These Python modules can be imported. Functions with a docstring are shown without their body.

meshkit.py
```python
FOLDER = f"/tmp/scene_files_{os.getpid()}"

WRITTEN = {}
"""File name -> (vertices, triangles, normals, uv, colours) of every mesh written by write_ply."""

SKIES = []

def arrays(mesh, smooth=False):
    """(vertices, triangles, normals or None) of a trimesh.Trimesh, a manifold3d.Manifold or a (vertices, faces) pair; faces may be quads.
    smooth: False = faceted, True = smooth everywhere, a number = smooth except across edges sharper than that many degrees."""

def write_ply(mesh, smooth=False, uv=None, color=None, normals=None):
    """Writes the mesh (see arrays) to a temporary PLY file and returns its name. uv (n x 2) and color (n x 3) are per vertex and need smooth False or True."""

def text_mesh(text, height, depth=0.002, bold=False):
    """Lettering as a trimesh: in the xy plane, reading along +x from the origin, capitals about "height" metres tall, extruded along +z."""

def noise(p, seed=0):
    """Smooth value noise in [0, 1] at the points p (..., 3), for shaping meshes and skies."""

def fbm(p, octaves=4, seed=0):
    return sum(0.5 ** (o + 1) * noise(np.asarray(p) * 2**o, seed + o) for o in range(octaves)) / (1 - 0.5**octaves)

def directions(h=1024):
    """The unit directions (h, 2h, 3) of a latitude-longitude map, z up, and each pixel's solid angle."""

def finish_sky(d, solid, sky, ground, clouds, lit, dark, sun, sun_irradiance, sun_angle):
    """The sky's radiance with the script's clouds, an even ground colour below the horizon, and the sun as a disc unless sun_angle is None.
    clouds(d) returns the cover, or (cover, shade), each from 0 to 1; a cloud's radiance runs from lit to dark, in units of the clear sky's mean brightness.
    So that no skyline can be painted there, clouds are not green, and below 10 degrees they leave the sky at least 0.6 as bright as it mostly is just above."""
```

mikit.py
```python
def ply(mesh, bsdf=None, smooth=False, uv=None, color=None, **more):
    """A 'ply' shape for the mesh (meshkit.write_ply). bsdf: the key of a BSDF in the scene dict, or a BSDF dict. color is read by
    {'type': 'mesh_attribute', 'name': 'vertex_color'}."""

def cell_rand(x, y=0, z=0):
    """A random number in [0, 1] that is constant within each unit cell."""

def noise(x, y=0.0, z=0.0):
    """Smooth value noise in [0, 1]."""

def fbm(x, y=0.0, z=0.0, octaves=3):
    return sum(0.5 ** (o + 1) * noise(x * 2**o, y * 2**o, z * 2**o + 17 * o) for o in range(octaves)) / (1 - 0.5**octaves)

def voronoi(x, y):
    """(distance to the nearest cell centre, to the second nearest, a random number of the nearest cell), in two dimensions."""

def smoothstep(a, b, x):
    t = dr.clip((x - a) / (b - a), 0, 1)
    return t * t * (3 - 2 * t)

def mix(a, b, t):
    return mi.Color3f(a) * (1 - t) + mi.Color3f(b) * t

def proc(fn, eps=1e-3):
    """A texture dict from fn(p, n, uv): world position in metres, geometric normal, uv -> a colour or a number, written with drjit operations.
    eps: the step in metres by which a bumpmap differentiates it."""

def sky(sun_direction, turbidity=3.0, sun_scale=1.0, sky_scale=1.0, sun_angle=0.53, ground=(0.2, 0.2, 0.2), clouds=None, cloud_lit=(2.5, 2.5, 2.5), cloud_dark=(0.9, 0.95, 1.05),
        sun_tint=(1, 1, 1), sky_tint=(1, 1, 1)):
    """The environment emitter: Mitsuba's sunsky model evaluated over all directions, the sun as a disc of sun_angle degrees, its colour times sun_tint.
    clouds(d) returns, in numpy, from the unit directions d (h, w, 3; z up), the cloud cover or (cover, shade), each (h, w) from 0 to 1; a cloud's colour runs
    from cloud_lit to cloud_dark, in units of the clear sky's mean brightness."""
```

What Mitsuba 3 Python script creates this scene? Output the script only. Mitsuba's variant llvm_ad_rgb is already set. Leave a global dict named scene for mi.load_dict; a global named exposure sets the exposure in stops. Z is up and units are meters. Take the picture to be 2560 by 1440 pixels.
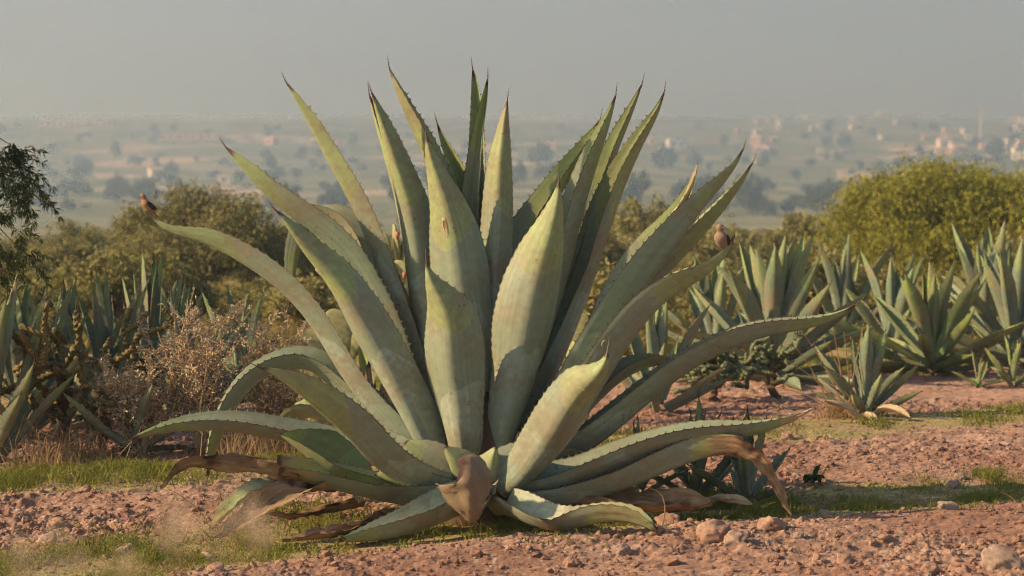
import math
import numpy as np, trimesh, mitsuba as mi, mikit, meshkit
import drjit as dr
from scipy.interpolate import PchipInterpolator, CubicSpline
T = mi.ScalarTransform4f
scene, labels = {}, {}

# ------------------------------------------------------------------ camera, sky, exposure
F = 5040.0                       # focal length in photograph pixels (2560 wide)
CAM = np.array([0.0, 0.0, 1.86])
PITCH = math.atan(220 / F)
FWD = np.array([0, math.cos(PITCH), -math.sin(PITCH)])
UP = np.array([0, math.sin(PITCH), math.cos(PITCH)])
scene['camera'] = {'type': 'thinlens', 'fov': 2 * math.degrees(math.atan(1280 / F)), 'fov_axis': 'x',
                   'aperture_radius': 0.0135, 'focus_distance': 12.0, 'near_clip': 0.3, 'far_clip': 8000.0,
                   'to_world': T().look_at(origin=CAM.tolist(), target=(CAM + FWD).tolist(), up=[0, 0, 1]),
                   'medium': {'type': 'ref', 'id': 'haze_air'}}
SUN_EL, SUN_AZ = math.radians(28), math.radians(14)
SUN = [-math.cos(SUN_EL) * math.cos(SUN_AZ), -math.cos(SUN_EL) * math.sin(SUN_AZ), math.sin(SUN_EL)]


def thin_cloud(d):
    """A veil of thin cloud that thickens towards the horizon, with faint streaks."""
    h = np.clip(d[..., 2], 0, 1)
    q = np.stack([d[..., 0] / (h + .12) * 1.3, d[..., 1] / (h + .12) * 1.3, h * 9], -1)
    n = meshkit.fbm(q.reshape(-1, 3), 4, 7).reshape(h.shape)
    veil = np.clip(1.0 - (h - 0.10) / 0.16, 0, 1)
    return np.clip(veil * (0.75 + 0.5 * (n - .5)), 0, .92), np.clip((n - .35) * 2.2, 0, 1)


scene['sky'] = mikit.sky(SUN, turbidity=4.0, sky_scale=0.6, sun_tint=(1.0, 0.97, 0.91), sky_tint=(0.97, 1.0, 1.06), ground=(0.22, 0.17, 0.12), clouds=thin_cloud, cloud_lit=(1.52, 1.50, 1.44), cloud_dark=(1.02, 1.09, 1.12))
exposure = 2.5
scene['haze_air'] = {'type': 'homogeneous', 'albedo': {'type': 'rgb', 'value': [0.865, 0.93, 0.985]}, 'sigma_t': {'type': 'rgb', 'value': [0.00074, 0.00089, 0.00110]}, 'phase': {'type': 'hg', 'g': 0.60}}


def ray(px, py):
    return FWD * F + np.array([1.0, 0, 0]) * (px - 1280) + UP * (720 - py)


def W(px, py, d):
    """The world point at distance d (metres along +y) seen at photograph pixel px, py."""
    r = ray(px, py)
    return CAM + r * (d / r[1])


# ------------------------------------------------------------------ helpers
used = set()


def key_for(name):
    k, i = name, 0
    while k in used:
        i += 1
        k = f'{name}_{i:03d}'
    used.add(k)
    return k


def thing(name, label, cat, group=None, kind=None):
    k = key_for(name)
    labels[k] = {'label': label, 'category': cat}
    if group: labels[k]['group'] = group
    if kind: labels[k]['kind'] = kind
    return k


def part(parent, name, shape, label=None, kind=None):
    k = key_for(parent + '__' + name)
    scene[k] = shape
    if label or kind:
        labels[k] = {}
        if label: labels[k]['label'] = label
        if kind: labels[k]['kind'] = kind
    return k


def single(name, shape, label, cat, group=None, kind=None):
    k = thing(name, label, cat, group, kind)
    scene[k] = shape
    return k


def struct(name, shape, label):
    k = key_for(name)
    scene[k] = shape
    labels[k] = {'label': label, 'kind': 'structure', 'category': 'ground'}
    return k


def nrm(v):
    v = np.asarray(v, float)
    return v / np.maximum(np.linalg.norm(v, axis=-1, keepdims=True), 1e-12)


def merge(ms):
    vs, fs, at = [], [], 0
    for v, f in ms:
        vs.append(v); fs.append(np.asarray(f) + at); at += len(v)
    return np.vstack(vs), np.vstack(fs)


def tube(P, R, sides=6, cap=True):
    P, R = np.asarray(P, float), np.broadcast_to(np.asarray(R, float), (len(P),))
    t = nrm(np.gradient(P, axis=0))
    ref = np.array([0, 0, 1.0]) if abs(t[0][2]) < 0.9 else np.array([1.0, 0, 0])
    a = nrm(np.cross(t, ref)); bad = np.linalg.norm(np.cross(t, ref), axis=1) < 0.05
    a[bad] = nrm(np.cross(t[bad], [0.3, 0.9, 0.1])) if bad.any() else a[bad]
    b = np.cross(t, a)
    th = np.arange(sides) * 2 * np.pi / sides
    v = (P[:, None] + R[:, None, None] * (np.cos(th)[None, :, None] * a[:, None] + np.sin(th)[None, :, None] * b[:, None])).reshape(-1, 3)
    n, i, j = len(P), *np.meshgrid(np.arange(len(P) - 1), np.arange(sides), indexing='ij')
    i, j = i.ravel(), j.ravel(); k = (j + 1) % sides
    f = np.vstack([np.stack([i * sides + j, i * sides + k, (i + 1) * sides + k], 1), np.stack([i * sides + j, (i + 1) * sides + k, (i + 1) * sides + j], 1)])
    if cap:
        v = np.vstack([v, P[:1], P[-1:]]); c = len(v) - 2; q = np.arange(sides)
        f = np.vstack([f, np.stack([(q + 1) % sides, q, q * 0 + c], 1), np.stack([(n - 1) * sides + q, (n - 1) * sides + (q + 1) % sides, q * 0 + c + 1], 1)])
    return v, f


def grid_faces(r, c, flip=False):
    i, j = np.meshgrid(np.arange(r - 1), np.arange(c - 1), indexing='ij')
    a = (i * c + j).ravel()
    f = np.vstack([np.stack([a, a + 1, a + c + 1], 1), np.stack([a, a + c + 1, a + c], 1)])
    return f[:, ::-1] if flip else f


def rgb(*c): return {'type': 'rgb', 'value': list(c)}


def mat(color, rough=0.8, spec=0.3, **k):
    c = color if isinstance(color, dict) else rgb(*color)
    return {'type': 'twosided', 'b': {'type': 'principled', 'base_color': c, 'roughness': rough, 'specular': spec, **k}}


def leafmat(color, trans=0.7, rough=0.6):
    c = color if isinstance(color, dict) else rgb(*color)
    return {'type': 'principledthin', 'base_color': c, 'roughness': rough, 'diff_trans': trans, 'spec_trans': 0.0}


# ------------------------------------------------------------------ materials
N = mikit.noise; FB = mikit.fbm; MX = mikit.mix; SS = mikit.smoothstep
MARK = {}                        # scars: leaf number -> list


def agave_color(lush, dry=None):
    """uv.x: place across the leaf 0..1 (+2 on the outer face), uv.y: leaf number * 10 + 5 * place along the leaf."""
    def fn(p, n, uv):
        leaf = dr.floor(uv.y / 10.0)
        t = (uv.y - leaf * 10.0) / 5.0
        outer = dr.select(uv.x > 1.5, 1.0, 0.0)
        u = (uv.x - outer * 2.0) * 2.0 - 1.0
        r1 = mikit.cell_rand(leaf, 3.0); r2 = mikit.cell_rand(leaf, 7.0); r3 = mikit.cell_rand(leaf, 11.0)
        wav = 0.05 * (N(uv.x * 7.0, uv.y * 2.0, leaf) - 0.5)
        bloom = MX(lush[0], lush[1], r1)
        young = MX(lush[2], lush[3], r2)
        # bud prints: the outlines that neighbouring leaves pressed into the wax
        e1 = 0.58 + 0.22 * r2 + 0.10 * u * u + 0.16 * (r3 - 0.5) * u + wav
        e2 = 0.36 + 0.12 * r3 - 0.12 * u * u + 0.2 * (r1 - 0.5) * u + wav
        e3 = 0.18 + 0.12 * r1 + 0.16 * u * u + wav
        k1 = SS(-0.004, 0.006, t - e1); k2 = SS(-0.005, 0.006, t - e2); k3 = SS(-0.02, 0.02, t - e3)
        c = MX(bloom, young, dr.clip(0.08 + 0.62 * k1 + 0.22 * k2 - 0.08 * k3 * (1 - k1), 0, 1))
        c = c * (1.0 - 0.16 * k2 * (1 - k1) + 0.10 * k3 * (1 - k2))
        rim = dr.maximum(1.0 - SS(0.0, 0.007, dr.abs(t - e1)), 1.0 - SS(0.0, 0.006, dr.abs(t - e2)))
        c = MX(c, (0.40, 0.42, 0.33), 0.30 * rim)
        streak = N(u * 11.0 + leaf * 5.0, t * 3.0) * 0.5 + N(u * 31.0 + leaf, t * 6.0) * 0.5
        c = c * (0.84 + 0.32 * streak)
        dust = SS(0.40, 0.66, 0.62 * FB(p.x * 5.0, p.y * 5.0, p.z * 5.0, octaves=4) + 0.38 * FB(p.x * 48.0, p.y * 48.0, p.z * 36.0)) * (0.2 + 0.3 * r3 + 0.3 * outer)
        c = MX(c, (0.265, 0.215, 0.14), dust)
        c = c * (0.86 + 0.28 * FB(p.x * 30.0, p.y * 30.0, p.z * 30.0))
        spot = SS(0.84, 0.88, N(p.x * 43.0 + 3.0, p.y * 43.0, p.z * 43.0)) * SS(0.6, 0.72, N(p.x * 4.0, p.y * 4.0, p.z * 4.0 + 9.0))
        c = MX(c, (0.16, 0.10, 0.055), 0.6 * spot)
        edge = SS(0.955, 0.985, dr.abs(u))
        c = MX(c, (0.13, 0.085, 0.05), 0.55 * edge)
        if dry is not None:
            b = SS(dry - 0.02, dry + 0.03, t + 0.14 * (N(u * 5.0, t * 2.0, leaf) - 0.5) + 0.05 * N(u * 17.0, t * 9.0))
            fib = N(u * 23.0, t * 5.0) * 0.6 + 0.4 * N(u * 60.0, t * 14.0)
            c = MX(c, MX((0.15, 0.085, 0.05), (0.38, 0.27, 0.165), fib), b)
            c = MX(c, (0.34, 0.29, 0.11), 0.7 * SS(dry - 0.10, dry - 0.02, t + 0.1 * N(u * 5.0, leaf)) * (1 - b))
        tip = SS(0.972, 0.992, t + 0.012 * N(u * 6.0, leaf))
        return MX(c, (0.11, 0.06, 0.045), tip)
    return fn


GLAUC = [(0.325, 0.365, 0.290), (0.275, 0.345, 0.282), (0.30, 0.35, 0.145), (0.255, 0.335, 0.155)]
GREEN = [(0.19, 0.25, 0.115), (0.155, 0.235, 0.115), (0.24, 0.28, 0.07), (0.19, 0.27, 0.075)]
scene['agave_skin'] = {'type': 'twosided', 'b': {'type': 'bumpmap', 'scale': 1.0,
    't': mikit.proc(lambda p, n, uv: 0.0022 * FB(p.x * 20.0, p.y * 20.0, p.z * 20.0) + 0.0016 * N(uv.x * 26.0, uv.y * 1.0) + 0.0030 * N(uv.x * 7.0, uv.y * 0.7), eps=0.004),
    'b': {'type': 'principled', 'base_color': mikit.proc(agave_color(GLAUC)), 'roughness': 0.55, 'specular': 0.35}}}
BLUISH = [(0.215, 0.275, 0.205), (0.185, 0.255, 0.20), (0.235, 0.295, 0.12), (0.20, 0.275, 0.12)]
scene['agave_skin_blue'] = mat(mikit.proc(agave_color(BLUISH)), 0.55, 0.35)
scene['drying_agave_skin'] = mat(mikit.proc(agave_color(GLAUC, 0.93)), 0.6, 0.3)
scene['agave_skin_green'] = mat(mikit.proc(agave_color(GREEN)), 0.5, 0.4)
scene['brown_agave_skin'] = mat(mikit.proc(agave_color([(0.26, 0.205, 0.145), (0.24, 0.185, 0.13), (0.235, 0.165, 0.11), (0.22, 0.155, 0.10)])), 0.65, 0.3)
scene['agave_spine'] = mat(mikit.proc(lambda p, n, uv: MX((0.045, 0.022, 0.02), (0.12, 0.06, 0.05), N(p.x * 60.0, p.y * 60.0, p.z * 40.0))), 0.45, 0.5)


def dry_fn(p, n, uv):
    leaf = dr.floor(uv.y / 10.0)
    s = N(uv.x * 14.0, uv.y * 2.0, leaf) * 0.6 + N(uv.x * 40.0, uv.y * 4.0) * 0.4
    c = MX((0.15, 0.085, 0.05), (0.40, 0.28, 0.17), s)
    c = MX(c, (0.09, 0.05, 0.035), SS(0.55, 0.75, FB(p.x * 9.0, p.y * 9.0, p.z * 9.0)))
    return MX(c, (0.45, 0.33, 0.22), 0.5 * SS(0.6, 0.8, N(p.x * 5.0 + 4.0, p.y * 5.0, p.z * 7.0)))


scene['dry_leaf'] = {'type': 'twosided', 'b': {'type': 'bumpmap', 'scale': 1.0,
    't': mikit.proc(lambda p, n, uv: 0.004 * N(uv.x * 22.0, uv.y * 3.0) + 0.006 * FB(p.x * 12.0, p.y * 12.0, p.z * 12.0), eps=0.004),
    'b': {'type': 'principled', 'base_color': mikit.proc(dry_fn), 'roughness': 0.8, 'specular': 0.2}}}
scene['pale_dry_leaf'] = mat(mikit.proc(lambda p, n, uv: MX((0.42, 0.31, 0.20), (0.62, 0.50, 0.36), N(uv.x * 14.0, uv.y * 2.0) * 0.6 + 0.4 * N(p.x * 20.0, p.y * 20.0, p.z * 20.0))), 0.8, 0.2)
scene['bark'] = mat(mikit.proc(lambda p, n, uv: MX((0.07, 0.045, 0.03), (0.22, 0.14, 0.09), FB(p.x * 12.0, p.y * 12.0, p.z * 4.0))), 0.9, 0.1)
scene['twig_bark'] = mat((0.38, 0.28, 0.19), 0.9, 0.1)


# ------------------------------------------------------------------ ground
def row_mask(x, y, c0, slope, half, soft):
    q = np.abs(y - (c0 + slope * x)) / half
    return np.clip((1 + soft - q) / (2 * soft), 0, 1)


def wob(x, y, s):
    p = np.stack([np.asarray(x, float) * 0.9, np.asarray(y, float) * 0.9, np.zeros_like(np.asarray(x, float)) + s], -1)
    return meshkit.fbm(p.reshape(-1, 3), 3).reshape(np.shape(x)) - 0.5


def grass_mask(x, y):
    """Where grass grows: along the rows of agaves."""
    x, y = np.asarray(x, float), np.asarray(y, float)
    w = wob(x, y, 3.0)
    yy = y + 0.75 * w
    m1 = row_mask(x, yy - 0.28 * np.minimum(x, 0), 11.75, 0.40, 0.62, 0.3)
    m2 = row_mask(x, yy, 14.85, 0.57, 0.6, 0.3)
    m3 = row_mask(x, yy, 21.1, 0.57, 1.5, 0.25)
    far = np.clip((y - 0.57 * x - 20.5) / 2.0, 0, 1)
    near = np.clip((9.0 - yy) / 0.5, 0, 1)
    return np.maximum.reduce([m1, m2, m3, far, near])


PROF = PchipInterpolator([-60, 0, 26, 60, 150, 300, 500, 700, 900, 1200, 1600, 2200, 2900, 3500, 4200], [0, 0, 0, -0.6, -2.0, -4.0, -4.0, 0, 7, 26, 54, 88, 116, 130, 120])


def base_z(x, y):
    x, y = np.asarray(x, float), np.asarray(y, float)
    z = PROF(y)
    bank = np.interp(y, [-60, 0, 2.2, 3.2, 5.0, 7.2, 8.5], [0.9, 0.9, 0.85, 0.72, 0.36, 0.05, 0.0])
    z = z + bank
    r = y - (11.75 + 0.40 * x + 0.28 * np.minimum(x, 0))
    z = z + 0.05 * np.exp(-((r + 1.15) / 0.45) ** 2) * (np.abs(x + 0.0) < 60) - 0.05 * np.exp(-((r - 0.2) / 0.6) ** 2)
    z = z + 0.05 * np.exp(-((y - (14.85 + 0.57 * x)) / 0.7) ** 2)
    far = np.clip((y - 80) / 800, 0, 1)
    q = np.stack([x / 900, y / 2500, 0 * x + 4], -1).reshape(-1, 3)
    z = z + np.clip((y - 2300) / 1200, 0, 1) * 75 * (meshkit.fbm(q, 4, 15).reshape(x.shape) - 0.55)
    p = np.stack([x / 160, y / 160, 0 * x], -1).reshape(-1, 3)
    z = z + far * 14 * (meshkit.fbm(p, 4, 5).reshape(x.shape) - 0.5) * np.clip(y / 900, 0.2, 1.6)
    return z


def clods(x, y):
    """Broken soil: sharp lumps and pits."""
    p = np.stack([x, y, 0 * x], -1).reshape(-1, 3)
    a = meshkit.fbm(p * [3.1, 3.1, 1], 3, 11)
    b = meshkit.noise(p * [9, 9, 1], 21); c = meshkit.noise(p * [19, 21, 1], 31); e = meshkit.noise(p * [38, 38, 1], 41)
    f = meshkit.noise(p * [17, 18, 1], 61)
    lump = 0.016 * np.abs(2 * b - 1) + 0.014 * np.abs(2 * f - 1) - np.maximum(.32 - f, 0) * .06 - np.maximum(.3 - c, 0) * .06 + 0.012 * np.abs(2 * e - 1) + np.maximum(c - 0.68, 0) * 0.05 - 0.02
    amp = 0.35 + 1.3 * np.clip((meshkit.noise(p * [1.3, 1.3, 1], 51) - 0.25) * 1.6, 0, 1)
    return ((a - 0.5) * 0.05 + lump * amp).reshape(x.shape)


def field_z(x, y):
    x, y = np.atleast_1d(np.asarray(x, float)), np.atleast_1d(np.asarray(y, float))
    g = grass_mask(x, y)
    fade = np.clip((60 - y) / 25, 0, 1)
    return base_z(x, y) + clods(x, y) * (1 - 0.72 * g) * fade


def G(px, py):
    """Where the sight line through a photograph pixel meets the ground."""
    r = ray(px, py); r = r / r[1]
    ds = np.concatenate([np.arange(8.5, 40, 0.1), np.geomspace(40, 4000, 1700)])
    pts = CAM + r * ds[:, None]
    under = pts[:, 2] - (field_z(pts[:, 0], pts[:, 1]) if py > 600 else base_z(pts[:, 0], pts[:, 1])) < 0
    d = ds[np.argmax(under)] if under.any() else 2600.0
    q = CAM + r * d
    q[2] = base_z(np.array([q[0]]), np.array([q[1]]))[0]
    return q


near_rows = np.concatenate([np.linspace(-60, 6, 18)[:-1], np.linspace(6, 9.2, 14)[:-1], np.arange(9.2, 14, 0.021), np.arange(14, 19, 0.034), np.geomspace(19, 27, 150)])
far_rows = np.geomspace(27, 4150, 340)
dense = np.linspace(-1.04, 1.04, 620)
cols = np.concatenate([-np.geomspace(9, 1.09, 14), dense, np.geomspace(1.09, 9, 14)])


def sheet(rows, cols, fz):
    wid = np.maximum(2.9, 0.272 * rows)
    x = cols[None, :] * wid[:, None]
    y = np.repeat(rows[:, None], len(cols), 1)
    return np.stack([x, y, fz(x, y)], -1).reshape(-1, 3), grid_faces(len(rows), len(cols))


def fz2(x, y): return field_z(x.ravel(), y.ravel()).reshape(x.shape)


def soil_fn(p, n, uv):
    g1 = FB(p.x * 1.1, p.y * 1.1, octaves=4)
    c = MX((0.268, 0.152, 0.110), (0.325, 0.203, 0.152), SS(0.3, 0.7, g1))
    c = c * (0.72 + 0.56 * FB(p.x * 14.0, p.y * 14.0, p.z * 14.0, octaves=4))
    c = MX(c, (0.44, 0.33, 0.26), 0.6 * SS(0.62, 0.8, N(p.x * 33.0, p.y * 33.0, p.z * 33.0)) * SS(0.4, 0.6, N(p.x * 2.0, p.y * 2.0)))
    c = MX(c, (0.17, 0.10, 0.072), 0.55 * SS(0.56, 0.70, FB(p.x * 9.0 + 5.0, p.y * 13.0, octaves=4)))
    w = N(p.x * 0.9 + 3.0, p.y * 0.9) - 0.5 + 0.7 * (N(p.x * 3.7, p.y * 3.7) - 0.5)
    y = p.y + 0.45 * w
    def row(c0, sl, half): return 1.0 - SS(0.75, 1.25, dr.abs(y - (c0 + sl * p.x)) / half)
    m0 = 1.0 - SS(0.75, 1.25, dr.abs(y - (11.75 + 0.40 * p.x + 0.28 * dr.minimum(p.x, 0.0))) / 0.6)
    m = dr.maximum(dr.maximum(m0, row(14.85, 0.57, 0.58)), dr.maximum(row(21.1, 0.57, 1.4), SS(20.5, 22.5, y - 0.57 * p.x)))
    m = dr.maximum(m, 1.0 - SS(8.5, 9.2, y))
    thatch = MX((0.19, 0.185, 0.065), (0.33, 0.265, 0.13), FB(p.x * 6.0, p.y * 6.0, octaves=4))
    thatch = thatch * (0.7 + 0.6 * N(p.x * 45.0, p.y * 45.0, p.z * 45.0))
    return MX(c, thatch, m * (0.45 + 0.45 * SS(0.35, 0.6, FB(p.x * 5.0 + 7.0, p.y * 5.0))))


scene['soil'] = {'type': 'twosided', 'b': {'type': 'bumpmap', 'scale': 1.0,
    't': mikit.proc(lambda p, n, uv: 0.016 * FB(p.x * 32.0, p.y * 32.0, p.z * 32.0, octaves=4), eps=0.005),
    'b': {'type': 'principled', 'base_color': mikit.proc(soil_fn), 'roughness': 0.95, 'specular': 0.1}}}


def hill_fn(p, n, uv):
    v = mikit.voronoi(p.x / 70.0 + 0.6 * N(p.x / 70.0, p.y / 70.0), p.y / 48.0)
    patch = v[2]
    c = MX((0.10, 0.11, 0.055), (0.19, 0.17, 0.095), patch)
    c = MX(c, (0.38, 0.28, 0.20), SS(0.87, 0.89, patch) * SS(700.0, 850.0, p.y) * (1.0 - SS(1450.0, 1750.0, p.y)) * 0.9)
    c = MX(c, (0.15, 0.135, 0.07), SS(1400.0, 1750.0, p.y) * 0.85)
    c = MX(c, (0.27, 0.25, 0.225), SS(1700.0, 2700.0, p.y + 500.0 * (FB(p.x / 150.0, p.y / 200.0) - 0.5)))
    c = MX(c, (0.085, 0.10, 0.045), 0.7 * SS(0.5, 0.62, FB(p.x / 26.0, p.y / 40.0, octaves=4)))
    near = 1.0 - SS(150.0, 450.0, p.y)
    c2 = MX((0.24, 0.205, 0.085), (0.145, 0.14, 0.05), SS(0.35, 0.65, FB(p.x / 7.0, p.y / 12.0, octaves=4)))
    c = MX(c, c2, near)
    return c * (0.7 + 0.6 * FB(p.x / 1.7, p.y / 2.5, octaves=4))


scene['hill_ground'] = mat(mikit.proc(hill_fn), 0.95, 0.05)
mv, mf = sheet(near_rows, cols, fz2)
struct('field', mikit.ply((mv, mf), 'soil', smooth=True), 'ploughed reddish brown field with clods and strips of grass')
fc = np.concatenate([-np.geomspace(9, 1.3, 14), np.linspace(-1.25, 1.25, 110), np.geomspace(1.3, 9, 14)])
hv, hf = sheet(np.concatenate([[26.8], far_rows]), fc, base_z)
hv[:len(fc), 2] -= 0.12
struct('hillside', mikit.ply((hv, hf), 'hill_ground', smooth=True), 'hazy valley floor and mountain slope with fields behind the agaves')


# ------------------------------------------------------------------ agave leaves
leaf_no = [0]
WPROF = PchipInterpolator([0, .1, .25, .45, .6, .75, .87, .95, 1], [.95, .8, .82, .97, 1, .80, .46, .19, .03])


def section(u, th, keel):
    """Cross-section of a gutter leaf: the two halves are nearly flat and meet in a rounded keel. Returns tilt, sideways and height, each (rows, nu), for half width 1."""
    g = np.linspace(-1, 1, 161)
    tl = th[:, None] * (0.86 * np.tanh(keel * g) / np.tanh(keel) + 0.14 * g)[None]
    dg = g[1] - g[0]
    c, q = np.cos(tl), np.sin(tl)
    X = np.concatenate([np.zeros((len(th), 1)), np.cumsum((c[:, 1:] + c[:, :-1]) / 2 * dg, 1)], 1); X -= X[:, 80:81]
    Y = np.concatenate([np.zeros((len(th), 1)), np.cumsum((q[:, 1:] + q[:, :-1]) / 2 * dg, 1)], 1); Y -= Y[:, 80:81]
    i = np.clip((u + 1) / dg, 0, 159.999); j = i.astype(int); f = (i - j)[None]
    at = lambda A: A[:, j] * (1 - f) + A[:, j + 1] * f
    return at(tl), at(X), at(Y)


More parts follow.
